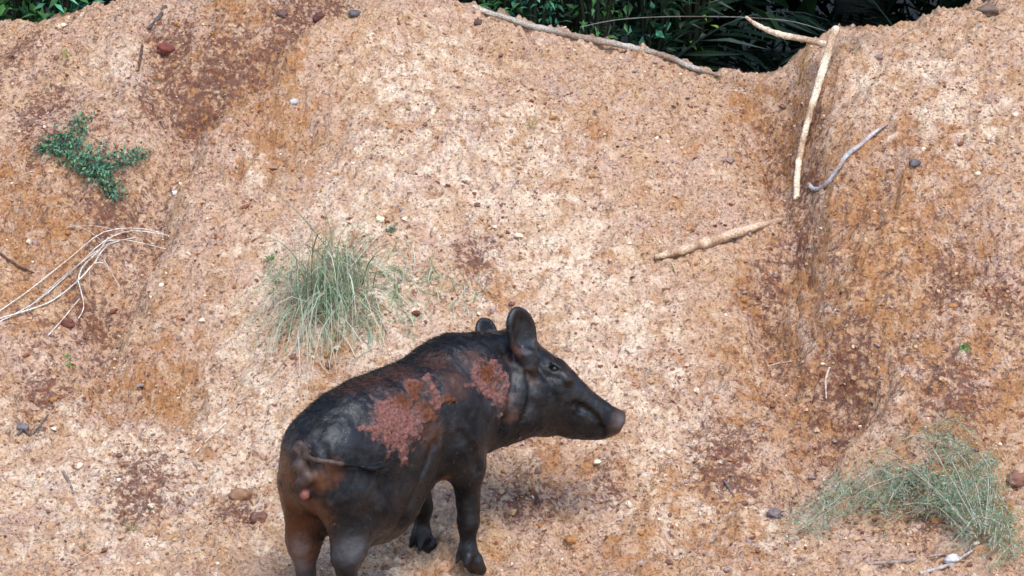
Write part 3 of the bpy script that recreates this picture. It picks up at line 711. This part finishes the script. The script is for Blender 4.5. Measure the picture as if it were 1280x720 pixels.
stick('twig', lie([(1011, 234), (1018, 240), (1032, 235), (1046, 216), (1058, 198), (1075, 185), (1092, 170), (1110, 158)], .012, .1), [.008, .0085, .0085, .009, .009, .008, .007, .003], (.42, .40, .40), 'grey curved twig with hooked end beside the tall root', 'twig', 36, 8, .2, seed=8)
mb = stick('', lie([(818, 327), (850, 318), (890, 306), (930, 293), (978, 279)], .02, .22), [.008, .017, .019, .016, .008], (.52, .36, .24), '', '', 36, 10, .3, build=False, seed=9)
q = gp(838, 322); mb.tube(spline([q, gp(841, 333, .006), gp(846, 346, .003)], 8), [.004, .004, .0035, .003, .003, .003, .002, .002], 5, (.5, .36, .2))
o = gp(818, 327); link('fallen_branch', mb.build('fallen_branch', M_bark, origin=o), label='thick pale bark-covered stick lying across the middle of the slope', cat='stick', loc=o)
pole = []
for u, v in [(590, 26), (640, 41), (700, 59), (760, 73), (820, 85), (865, 94), (902, 102)]:
    x = (u - 640) / FPX * 11.1; pole.append(np.array([x, ridge(np.array([x]))[0][0] + .02, 0]))
pp = np.array([(590, 26), (640, 41), (700, 59), (760, 73), (820, 85), (865, 94), (902, 102)], float); pq = spline(pp, 24); yq = np.interp(pq[:, 0], pp[:, 0], [q_[1] for q_ in pole]); pole = []
for (u, v), y in zip(pq, yq):
    p = unproj(u, v, y + .05); y = y + .05; p[2] = float(gz(p[0], y)) + .014; pole.append(p)
pole = np.array(pole); pole[:, 2] = np.convolve(np.pad(pole[:, 2], 3, mode='edge'), np.ones(7) / 7, 'valid')
stick('pole', pole, [.009, .012, .013, .013, .012, .011, .006], (.34, .29, .24), 'long thin fallen pole lying along the crest of the bank', 'pole', 50, 8, .25, seed=12)
P = [unproj(u, v, 2.35) for u, v in [(725, 34), (770, 25), (830, 21), (900, 21), (935, 22), (990, 27), (1035, 40)]]
stick('vine', P, .0022, (.16, .15, .13), 'thin grey vine strung across the dark gap', 'vine', 40, 5, .1)
for px, r, c, lab in [
    ([(207, 10), (200, 22), (186, 38)], .008, (.10, .085, .08), 'short dark twig near the top of the bank, above the reddish scar'),
    ([(178, 58), (176, 72), (173, 90)], .005, (.10, .06, .05), 'little dark twig standing beside the reddish scar'),
    ([(1037, 460), (1032, 476), (1033, 500)], .004, (.55, .42, .32), 'small pale rootlet poking from the orange hollow'),
    ([(245, 566), (262, 548), (280, 532), (300, 508)], .003, (.60, .50, .36), 'thin straw stem lying below the grass tuft'),
    ([(22, 545), (30, 538), (40, 545), (60, 520)], .005, (.12, .09, .08), 'dark bent twig lying on the gravel below the dry stalks'),
    ([(78, 590), (86, 603), (92, 618)], .005, (.22, .18, .16), 'grey-brown twig lying on pink gravel'),
    ([(325, 211), (345, 212), (366, 213)], .003, (.14, .09, .07), 'thin dark twig lying flat under the orange scarp'),
    ([(0, 318), (20, 332), (42, 342)], .005, (.12, .06, .04), 'dark root strand sticking out of the orange ledge'),
    ([(905, 602), (912, 612), (918, 622)], .004, (.17, .13, .12), 'tiny dark twig on pale soil below the right gully'),
    ([(1085, 706), (1130, 703), (1180, 694)], .006, (.30, .23, .20), 'brown stalk lying in front of the feathery bush'),
    ([(1150, 718), (1185, 708), (1215, 690)], .006, (.42, .38, .35), 'grey dead branch under the feathery bush'),
    ([(935, 466), (960, 458), (990, 452)], .0025, (.55, .46, .35), 'faint straw stem on the slope right of the pig')]:
    stick('twig' if 'stem' not in lab else 'stem', lie(px, r, .2), [r, r * 1.1, r * .6], c, lab, 'twig' if 'stem' not in lab else 'stem', 14, 6, .2)

# dry white stalks at the left
mb = MB()
DRY = (.62, .58, .52)
for px, r in [([(-30, 420), (40, 385), (95, 345), (130, 318), (165, 299), (212, 299)], .0038), ([(-30, 412), (30, 372), (90, 330), (130, 306), (175, 294), (205, 297)], .0032), ([(0, 402), (60, 384), (98, 362), (118, 345), (130, 345)], .0045), ([(98, 362), (104, 346), (125, 328), (136, 312)], .005), ([(118, 345), (136, 322), (170, 306)], .004), ([(98, 362), (105, 395), (98, 410)], .003), ([(88, 290), (110, 302), (128, 318)], .0025), ([(128, 318), (160, 312), (208, 316)], .0022), ([(60, 425), (80, 405), (100, 385)], .003), ([(130, 340), (142, 360), (150, 372)], .002), ([(84, 292), (120, 298), (160, 302)], .0018), ([(112, 350), (112, 372)], .0018), ([(30, 395), (70, 360), (120, 330), (140, 318)], .0026)]:
    P = [gp(u, v, .012 + .035 * math.exp(-((u - 130) / 45) ** 2)) for u, v in px]; mb.tube(spline(P, 16), np.linspace(r * .72, r * .45, 16), 5, np.array(DRY) * rng.uniform(.8, 1.15), .1)
o = gp(95, 365); link('dry_stalks', mb.build('dry_stalks', M_bark, origin=o), label='bundle of bleached dry stalks arching over the slope', cat='dry plant', loc=o)

# ------------------------------------------------------------------ grass
def blade(mb, base, d0, L, wd, col, droop, n=6, r=rng):
    """a folded, bending strip"""
    d = np.asarray(d0, float); d /= np.linalg.norm(d); p = np.asarray(base, float).copy(); pts = [p.copy()]
    for i in range(n):
        d = d + np.array([0, 0, -droop / n * (1 + i * .5)]); d /= np.linalg.norm(d); p = p + d * L / n; pts.append(p.copy())
    P = np.array(pts); s = np.cross(d0, [0, 0, 1.]) + r.normal(0, .35, 3); s /= np.linalg.norm(s)
    g = gz(P[:, 0], P[:, 1]) + .004; P[:, 2] = np.maximum(P[:, 2], g)
    ww = wd * np.array([.7, 1, 1, .9, .75, .5, .08])[:n + 1]
    V = np.concatenate([P - s * ww[:, None] / 2, P + s * ww[:, None] / 2])
    m = n + 1; q = [(i, i + 1, m + i + 1, m + i) for i in range(n)]
    c = np.asarray(col) * np.linspace(.75, 1.15, m)[:, None]
    mb.add(V, None, q, np.concatenate([c, c]))
def tuft(name, u, v, n, L, wd, cols, label, spread=.03, down=.5, cat='grass tuft'):
    mb = MB(); o = gp(u, v); r = rng
    for i in range(n):
        a = r.uniform(0, 6.28); e = abs(r.normal(0, .6)); d = np.array([math.cos(a) * e, math.sin(a) * e * .8 - down * r.random(), 1 - .25 * e])
        x, y = o[0] + r.normal(0, spread), o[1] + r.normal(0, spread * .8)
        blade(mb, (x, y, gz(x, y) - .005), d, L * r.uniform(.3, 1.3), wd * r.uniform(.5, 1.2), np.array(cols[r.integers(len(cols))]) * r.uniform(.45, 1.2), r.uniform(.1, .7) if i % 4 == 0 else r.uniform(.6, 2.8))
    return mb, o
GRC = [(.26, .38, .20), (.36, .46, .29), (.48, .52, .38), (.17, .29, .12), (.50, .50, .37), (.24, .36, .19)]
mb, o = tuft('grass_tuft', 412, 368, 430, .27, .0036, GRC, '', .075)
for i in range(130):
    a = rng.uniform(0, 6.28); x, y = o[0] + rng.normal(0, .07), o[1] + rng.normal(0, .05)
    blade(mb, (x, y, gz(x, y) - .005), (math.cos(a) * 1.1, math.sin(a) * .7 - .5, rng.uniform(.25, .9)), rng.uniform(.25, .48), .0028, np.array([(.56, .53, .42), (.44, .46, .34), (.50, .42, .28)][i % 3]) * rng.uniform(.8, 1.1), rng.uniform(1.2, 2.8))
for u, v, k in [(500, 350, 60), (540, 345, 40), (345, 335, 40), (470, 330, 30), (460, 410, 50), (430, 410, 50), (585, 365, 30), (375, 400, 40), (505, 400, 40)]:
    p = gp(u, v)
    for i in range(k):
        x, y = p[0] + rng.normal(0, .035), p[1] + rng.normal(0, .035); a = rng.uniform(0, 6.28)
        blade(mb, (x, y, gz(x, y) - .003), (math.cos(a), math.sin(a) - .3, .7), rng.uniform(.04, .12), .003, np.array(GRC[rng.integers(6)]) * rng.uniform(.7, 1.15), 1.6)
for px in [[(383, 350), (386, 400), (384, 450), (384, 512)], [(400, 400), (350, 465), (297, 510)], [(470, 390), (480, 420), (476, 445)], [(440, 350), (465, 310), (490, 285)], [(412, 345), (415, 310), (418, 290)], [(425, 345), (432, 318), (440, 300)], [(388, 430), (400, 460), (412, 475)]]:
    P = [gp(u, v, .02) for u, v in px]; P[0][2] += .03; mb.tube(spline(P, 14), np.linspace(.0024, .0012, 14), 5, (.55, .50, .36) if px[0][1] > 349 else (.34, .30, .14), .05)
link('grass_tuft', mb.build('grass_tuft', M_grass, origin=o), label='drooping grey-green grass tuft growing on the slope behind the pig', cat='grass tuft', loc=o)

# ------------------------------------------------------------------ leafy plants
def leaves(mb, base, dirs, L, wd, cols, fold=.25, r=rng):
    """many pointed folded leaves at once; base (n,3), dirs (n,3)"""
    n = len(base); d = dirs / (np.linalg.norm(dirs, axis=1)[:, None] + 1e-9); s = np.cross(d, r.normal(0, 1, (n, 3)) * .5 + np.array([0, 0, 1.])); s /= np.linalg.norm(s, axis=1)[:, None] + 1e-9
    up = np.cross(s, d); L = np.broadcast_to(L, (n,))[:, None]; wd = np.broadcast_to(wd, (n,))[:, None]
    mid = base + d * L * .45; tip = base + d * L - up * L * .12
    V = np.stack([base, mid + s * wd / 2 + up * wd * fold, tip, mid - s * wd / 2 + up * wd * fold, mid], 1).reshape(-1, 3)
    k = (np.arange(n) * 5)[:, None, None]; T = (np.array([[0, 1, 4], [1, 2, 4], [4, 2, 3], [0, 4, 3]])[None] + k).reshape(-1, 3)
    mb.add(V, T, None, np.repeat(cols, 5, 0))
def pick(cols, n, lo=.7, hi=1.25, r=rng): return np.array(cols)[r.integers(0, len(cols), n)] * r.uniform(lo, hi, (n, 1))
# small bush at the upper left
def bush(name, sprigs, per, L, wd, cols, label, stemc=(.18, .12, .08), cat='plant', spread=.03, stemr=.0025, root=None, jit=.35):
    st, lf = MB(), MB(); o = gp(*root)
    e = bpy.data.objects.new(name, None); COL.objects.link(e); e.location = o; e['label'] = label; e['category'] = cat; e.empty_display_size = .05
    for px, h in sprigs:
        P = [gp(u, v, h * math.sin(math.pi * min(1, (i + .6) / len(px)))) for i, (u, v) in enumerate(px)]; P = spline(P, 18); P[:, 2] += rng.normal(0, .003, 18)
        st.tube(P, np.linspace(stemr, stemr * .5, 18), 5, stemc, .1)
        i = rng.integers(2, 18, per); b = P[i] + rng.normal(0, spread, (per, 3)) * np.array([1, .8, .7]); b[:, 2] = np.maximum(b[:, 2], gz(b[:, 0], b[:, 1]) + .004)
        tn = np.gradient(P, axis=0)[i]; tn /= np.linalg.norm(tn, axis=1)[:, None]
        d = tn * .8 + rng.normal(0, jit, (per, 3)) + np.array([0, -.15, .2])
        leaves(lf, b, d, L * rng.uniform(.6, 1.3, per), wd * rng.uniform(.7, 1.2, per), pick(cols, per))
    link('stem', st.build('stem', M_bark, origin=o), parent=e); link('foliage', lf.build('foliage', M_leaf, smooth=False, origin=o), parent=e, kind='stuff')
    return e
BG = [(.04, .13, .08), (.08, .22, .13), (.13, .29, .15), (.04, .10, .07), (.16, .30, .21), (.18, .30, .13)]
bush('bush', [([(100, 225), (85, 205), (60, 190)], .05), ([(100, 225), (95, 195), (80, 180)], .06), ([(105, 220), (100, 185), (98, 152)], .035), ([(105, 222), (120, 205), (140, 212), (175, 205)], .05), ([(105, 225), (120, 230), (145, 252)], .04), ([(100, 222), (112, 218), (128, 222)], .06), ([(105, 222), (130, 235), (140, 245)], .05), ([(95, 215), (75, 195), (52, 195)], .04), ([(110, 222), (150, 215), (178, 195)], .03)], 190, .019, .010, BG, 'small blue-green leafy bush on the upper left slope', root=(105, 222), spread=.022, jit=.7)
FG = [(.18, .32, .18), (.26, .38, .25), (.34, .42, .33), (.12, .24, .12), (.42, .46, .38), (.16, .36, .14)]
sp = []
for a, b, c_, h in [((1215, 690), (1130, 625), (985, 682), .08), ((1215, 690), (1120, 620), (1010, 668), .10), ((1215, 690), (1110, 610), (1040, 640), .12), ((1220, 690), (1150, 600), (1085, 605), .14), ((1220, 690), (1180, 620), (1150, 615), .15), ((1225, 690), (1210, 620), (1165, 562), .10), ((1230, 690), (1235, 620), (1190, 565), .10), ((1230, 690), (1240, 640), (1225, 590), .10), ((1230, 690), (1230, 650), (1180, 640), .15), ((1235, 695), (1245, 650), (1235, 640), .12), ((1235, 700), (1255, 680), (1268, 712), .08), ((1225, 690), (1200, 660), (1140, 655), .12), ((1210, 690), (1160, 660), (1070, 655), .08), ((1220, 695), (1180, 665), (1130, 660), .10), ((1240, 700), (1262, 690), (1290, 720), .06), ((1225, 690), (1190, 655), (1170, 660), .14), ((1230, 690), (1215, 650), (1210, 660), .14)]:
    sp.append(([a, b, c_], h))
for u, v in [(1000, 674), (1030, 662), (1050, 645), (1040, 640), (1075, 622), (1080, 650), (1110, 610), (1105, 640), (1140, 612), (1120, 655), (1160, 640), (1150, 620), (1190, 650), (1215, 640), (1230, 670), (1200, 600), (1180, 572), (1210, 585), (1225, 600), (1245, 690), (1262, 706), (1185, 625), (1170, 655), (1095, 628), (1200, 670), (1240, 655), (1190, 560), (1020, 655), (1130, 635), (1220, 690), (1250, 665)]:
    a = rng.uniform(0, 6.28); l_ = rng.uniform(18, 42); sp.append(([(u - l_ * math.cos(a), v - l_ * .5 * math.sin(a)), (u, v - 4), (u + l_ * math.cos(a), v + l_ * .5 * math.sin(a))], rng.uniform(.03, .11)))
bush('feathery_bush', sp, 190, .019, .0024, FG, 'sprawling feathery grey-green bush at the foot of the right bank', root=(1222, 692), spread=.026, stemc=(.33, .30, .22), stemr=.0028, jit=.75)
for u, v, n, L, cols, lab in [(81, 70, 14, .016, [(.35, .40, .06)], 'tiny yellow-green sprout near the top left of the bank'), (1206, 438, 26, .016, [(.10, .34, .06)], 'tiny bright green sprout on the right bank'), (86, 455, 14, .016, [(.16, .40, .08)], 'tiny green sprout under the dry stalks'), (165, 662, 18, .016, [(.38, .36, .16)], 'flat yellowish moss sprout on the lower gravel'), (192, 100, 10, .012, [(.10, .24, .12)], 'tiny bluish seedling below the reddish scar'), (335, 324, 16, .02, [(.12, .25, .08)], 'tiny dark green sprout beside the grass tuft'), (490, 290, 24, .018, [(.16, .22, .13)], 'small dull green weed above the grass tuft'), (665, 155, 14, .016, [(.35, .34, .14)], 'faint yellow-green weed on the middle slope'), (1235, 603, 18, .018, [(.10, .30, .08)], 'tiny green sprout beside the feathery bush'), (105, 682, 14, .014, [(.32, .33, .15)], 'faint green moss patch on the bottom gravel'), (438, 20, 12, .014, [(.35, .36, .06)], 'tiny yellow sprout beside the dark wet streak')]:
    p = gp(u, v); mb = MB(); b = np.repeat(p[None], n, 0) + rng.normal(0, 1, (n, 3)) * np.array([.012, .010, .002]); b[:, 2] = gz(b[:, 0], b[:, 1]) + .003
    leaves(mb, b, rng.normal(0, .8, (n, 3)) + np.array([0, -.2, .8]), L * rng.uniform(.7, 1.3, n), L * .5, pick(cols, n))
    link('sprout', mb.build('sprout', M_leaf, smooth=False, origin=p), label=lab, cat='sprout', loc=p)

# ------------------------------------------------------------------ stones and clods
def rock_mesh(seed, size, col, flat=.75, mat=M_grit):
    r = np.random.default_rng(seed); V, t, q = uv_ball(np.zeros(3), 1., 20, 13)
    n = fbm(V[:, 0] * 1.1 + seed * 3.1, V[:, 1] * 1.1, V[:, 2] * 1.1, oct=3, seed=seed)
    V = V * (1 + .6 * n[:, None] + .22 * fbm(V[:, 0] * 3.2, V[:, 1] * 3.2, V[:, 2] * 3.2 + seed, oct=2, seed=seed + 9)[:, None]); V = np.sign(V) * np.abs(V) ** .9 * size * np.array([1.1, .95, flat])
    c = np.asarray(col) * (1 + .4 * fbm(V[:, 0] / size * 2, V[:, 1] / size * 2, V[:, 2] / size * 2, oct=2, seed=seed + 4))[:, None]
    return mesh_np('stone', V, t, q, c, mat=mat)
for i, (u, v, s, c, lab) in enumerate([
    (1144, 204, .018, (.12, .10, .10), 'dark grey pebble on the pale right bank'), (1235, 14, .032, (.16, .11, .085), 'rounded brown stone sitting on the right ridge'),
    (300, 621, .032, (.24, .13, .075), 'flat tan-brown stone left of the pig'), (323, 649, .028, (.17, .085, .06), 'dark red clod left of the pig'),
    (219, 241, .011, (.72, .68, .66), 'white quartz chip below the upper left bush'), (367, 127, .013, (.42, .43, .46), 'grey-blue flake on the orange scarp'),
    (352, 18, .022, (.13, .075, .06), 'dark clod in the wet streak on top'), (400, 22, .024, (.12, .05, .045), 'dark maroon clod beside the wet streak'), (443, 18, .02, (.12, .10, .10), 'grey-black clod right of the wet streak'),
    (205, 62, .03, (.16, .05, .035), 'reddish clod in the upper left scar'), (86, 405, .020, (.13, .05, .035), 'dark brown clod under the dry stalks'), (598, 28, .016, (.10, .06, .05), 'dark clod under the tip of the long pole'),
    (520, 392, .012, (.12, .045, .03), 'dark brown clod at the right of the grass tuft'), (1190, 700, .022, (.50, .47, .45), 'pale grey stone under the feathery bush'), (1168, 652, .016, (.35, .17, .07), 'orange-brown clod caught in the feathery bush'),
    (968, 642, .020, (.17, .13, .13), 'dark grey clod left of the feathery bush'), (200, 480, .017, (.30, .13, .07), 'orange clod on the stepped ledge'), (1098, 72, .014, (.22, .15, .14), 'purplish clod near the right ridge'),
    (475, 275, .014, (.66, .54, .36), 'cream clay lump above the grass tuft'), (28, 535, .02, (.15, .13, .13), 'dark grey clod beside the bent twig'), (1270, 600, .03, (.20, .095, .065), 'red clod on the right edge of the bank'), (640, 380, .011, (.2, .09, .07), 'brown pebble just above the pig')]):
    p = gp(u, v); p[2] += s * .05; link('clod' if 'clod' in lab or 'lump' in lab else 'stone', rock_mesh(i + 3, s, c), label=lab, cat='clod' if 'clod' in lab or 'lump' in lab else 'stone', loc=p)
PROT = [rock_mesh(100 + k, 1., c, .7) for k, c in enumerate([RED * 1.3, PURP * 1.3, PINK, CREAM, ORANGE, TAN, MAUVE * .8, TAN * .7])]
for i in range(230):
    u, v = rng.uniform(5, 1275), rng.uniform(30, 715); p = gp(u, v); s = rng.uniform(.006, .0125) * (1.35 if rng.random() < .12 else 1); p[2] += s * .25
    o = link('clod', PROT[i % 8], loc=p, label='small loose clay clod among the gravel of the slope', cat='clod', group='small loose clods on the slope')
    o.scale = (s * rng.uniform(.8, 1.3), s * rng.uniform(.8, 1.2), s * rng.uniform(.7, 1.1)); o.rotation_euler = (rng.uniform(-.4, .4), rng.uniform(-.4, .4), rng.uniform(0, 6))

# ------------------------------------------------------------------ the dark forest behind the ridge
DG = [(.011, .028, .010), (.016, .04, .015), (.01, .024, .012), (.022, .05, .016)]  # leaf greens darkened so the colour itself carries forest shade
def tree(x, y, h, cr, n, label, group=None, seed=0):
    r = np.random.default_rng(seed); z0 = float(gz(x, y)); o = np.array([x, y, z0])
    e = bpy.data.objects.new('tree', None); COL.objects.link(e); e.location = o; e['label'] = label; e['category'] = 'tree'
    if group: e['group'] = group
    tr = MB(); top = np.array([x + r.uniform(-.4, .4), y + r.uniform(-.4, .4), z0 + h]); P = spline([o - [0, 0, .15], o * .6 + top * .4 + [r.uniform(-.15, .15), 0, 0], top], 14)
    tr.tube(P, np.linspace(.16, .05, 14), 9, (.03, .024, .02), .3, seed); cen = []
    for k in range(9):
        a = k * 2.4; b = P[5 + k]; tip = b + np.array([math.cos(a), math.sin(a), .25]) * cr * r.uniform(.6, 1.); tr.tube(spline([b, (b + tip) / 2 + [0, 0, .15], tip], 7), np.linspace(.045, .012, 7), 6, (.07, .055, .045), .2); cen += [tip, (b + tip) / 2, tip * .7 + b * .3 + [0, 0, .4]]
    link('trunk', tr.build('trunk', M_bark, origin=o), parent=e)
    cen = np.array(cen); i = r.integers(0, len(cen), n); b = cen[i] + r.normal(0, cr * .30, (n, 3)) * np.array([1, 1, .7]); cw = MB()
    leaves(cw, b, r.normal(0, 1, (n, 3)) + np.array([0, 0, -.3]), r.uniform(.16, .32, n), r.uniform(.08, .15, n), pick(DG, n, .6, 1.2, r), r=r)
    link('crown', cw.build('crown', M_dark, smooth=False, origin=o), parent=e, kind='stuff')  # crowns overlap overhead, out of view, to block light from the sky
tree(1.7, 4.3, 4.0, 1.7, 3200, 'tall forest tree with dense dark crown added behind the bank to darken the notch', 'forest trees behind the bank', 39)  # extra tree put here to keep light out of the notch
tree(2.9, 4.6, 4.2, 1.7, 3200, 'tall forest tree with dense dark crown added behind the bank to darken the notch', 'forest trees behind the bank', 38)
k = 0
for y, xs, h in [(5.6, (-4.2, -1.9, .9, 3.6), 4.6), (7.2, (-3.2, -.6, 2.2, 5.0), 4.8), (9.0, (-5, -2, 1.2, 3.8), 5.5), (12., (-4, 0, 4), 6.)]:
    for x in xs: tree(x + .3 * math.sin(k * 3.), y, h, 1.9, 3200, 'tall forest tree with dense dark crown added behind the bank to darken the notch', 'forest trees behind the bank', 40 + k); k += 1
def undershrub(u, v, y, h, wid, n, L, cols, label, seed, group=None, asp=.4):
    r = np.random.default_rng(seed); p = unproj(u, v, y); o = np.array([p[0], y, float(gz(p[0], y))])
    e = bpy.data.objects.new('shrub', None); COL.objects.link(e); e.location = o; e['label'] = label; e['category'] = 'shrub'
    if group: e['group'] = group
    st, lf = MB(), MB()
    for k in range(9):
        a = k * 2.4; tip = o + np.array([math.cos(a) * wid * r.uniform(.3, 1), math.sin(a) * wid * .6, h * r.uniform(.6, 1.1)]); P = spline([o - [0, 0, .03], o * .5 + tip * .5 + [0, 0, h * .12], tip], 10); st.tube(P, np.linspace(.010, .003, 10), 5, (.016, .02, .010), .1)
        m = n // 9; i = r.integers(1, 10, m); b = P[i] + r.normal(0, wid * .16, (m, 3)); leaves(lf, b, r.normal(0, .7, (m, 3)) + np.array([math.cos(a) * .5, math.sin(a) * .5, -.1]), L * r.uniform(.6, 1.3, m), L * asp * r.uniform(.7, 1.2, m), pick(cols, m, .6, 1.3, r), r=r)
    link('stem', st.build('stem', M_bark, origin=o), parent=e); link('foliage', lf.build('foliage', M_dark if cols is DG else M_leaf, smooth=False, origin=o), parent=e, kind='stuff')
LG = [(.04, .12, .035), (.07, .20, .06), (.03, .08, .03), (.10, .26, .06)]
TG = [(.06, .24, .14), (.10, .33, .18), (.05, .16, .10)]
undershrub(20, 30, 3.1, 1.15, .40, 1100, .07, LG, 'leafy green shrub at the forest edge, above the bank\'s left end', 1)
undershrub(120, 10, 3.2, 1.3, .45, 900, .10, TG, 'broad-leaved shrub behind the left part of the crest', 2)
undershrub(-90, 20, 3.2, 1.2, .5, 420, .08, LG, 'dense shrub just past the left end of the crest', 12)
undershrub(600, 10, 2.9, 1.3, .35, 900, .07, DG + LG, 'dark green shrub behind the upper end of the long pole', 3)
undershrub(668, 25, 2.75, 1.1, .26, 1000, .045, TG, 'bluish green fern-like shrub behind the long pole', 4)
undershrub(630, 14, 2.8, 1.15, .3, 800, .06, LG, 'fresh green shrub behind the upper end of the long pole', 21)
undershrub(745, 14, 2.75, 1.0, .28, 700, .05, LG + DG, 'small-leaved mixed green shrub behind the middle of the long pole', 22)
undershrub(810, 14, 2.9, 1.0, .28, 500, .07, TG + DG, 'dim bluish shrub beside the dark notch', 23)
undershrub(868, 4, 3.3, 1.25, .12, 60, .05, [(.25, .45, .03)], 'lime green sprig in the dark gap, backlight painted into its leaves', 24)  # lime leaf colour stands in for light from behind
undershrub(75, 14, 2.95, 1.1, .3, 800, .06, LG + TG, 'fresh green shrub rising over the left crest', 25)
undershrub(708, 14, 3.1, 1.25, .25, 160, .06, [(.12, .34, .05), (.10, .30, .06)], 'bright green small-leaved shrub behind the long pole', 5)  # brighter green paints a backlit spot into the leaves
for kk, (u, y) in enumerate([(560, 4.0), (760, 4.4), (860, 5.2), (960, 6.0), (1080, 5.4), (1180, 4.6), (1290, 4.2), (60, 4.6), (200, 4.4)]):
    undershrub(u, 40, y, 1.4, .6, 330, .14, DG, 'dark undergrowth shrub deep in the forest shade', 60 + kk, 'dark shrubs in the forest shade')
# strap-leaved palms
def palm(u, y, n, L, label, seed, cols, group=None, wd=.035, lean=0.):
    r = np.random.default_rng(seed); p = unproj(u, 40, y); o = np.array([p[0], y, float(gz(p[0], y))])
    e = bpy.data.objects.new('palm', None); COL.objects.link(e); e.location = o; e['label'] = label; e['category'] = 'palm'
    if group: e['group'] = group
    for k in range(n):
        a = k * 2.4 + r.uniform(-.3, .3); el = r.uniform(.5, 1.2); d = np.array([math.cos(a) * math.cos(el) + lean, math.sin(a) * math.cos(el) * .6 - .1, math.sin(el)]); d /= np.linalg.norm(d); P = [o.copy()]
        for i in range(9): d = d + np.array([0, 0, -.10 - .015 * i]); d /= np.linalg.norm(d); P.append(P[-1] + d * L * r.uniform(.85, 1.) / 9)
        P = np.array(P); mb = MB(); mb.tube(P, np.linspace(.007, .002, 10), 5, np.array(cols[k % len(cols)]) * .9)
        Q = spline(P, 26)[4:]; T = np.gradient(Q, axis=0); T /= np.linalg.norm(T, axis=1)[:, None]; S = np.cross(T, [0, 0, 1.]); S /= np.linalg.norm(S, axis=1)[:, None]
        for sg in (-1, 1): leaves(mb, Q, T * .8 + S * sg + np.array([0, 0, -.35]), L * .26 * np.sin(np.linspace(.5, 2.9, len(Q))) + .03, wd * .8, pick(cols, len(Q), .7, 1.2, r), r=r)
        link('frond', mb.build('frond', M_dark, smooth=False, origin=o), parent=e)
PG = [(.010, .026, .014), (.018, .042, .024), (.04, .07, .042), (.075, .10, .075)]  # palm greens darkened for shade, nearly black around the notch
palm(770, 3.0, 9, 1.25, 'dark palm with long fronds behind the middle of the pole', 1, PG)
palm(850, 3.5, 8, 1.5, 'dark palm with drooping fronds at the edge of the notch', 2, [(.006, .012, .007), (.008, .018, .010)])
palm(1190, 3.3, 8, 1.4, 'dark palm with fronds behind the right ridge', 3, [(.006, .012, .007), (.03, .05, .035)])
palm(1020, 4.2, 8, 1.7, 'dark palm deep in the shade behind the notch', 4, [(.005, .01, .006)])
palm(700, 3.9, 8, 1.5, 'dark palm further back behind the fern-like shrub', 5, PG)
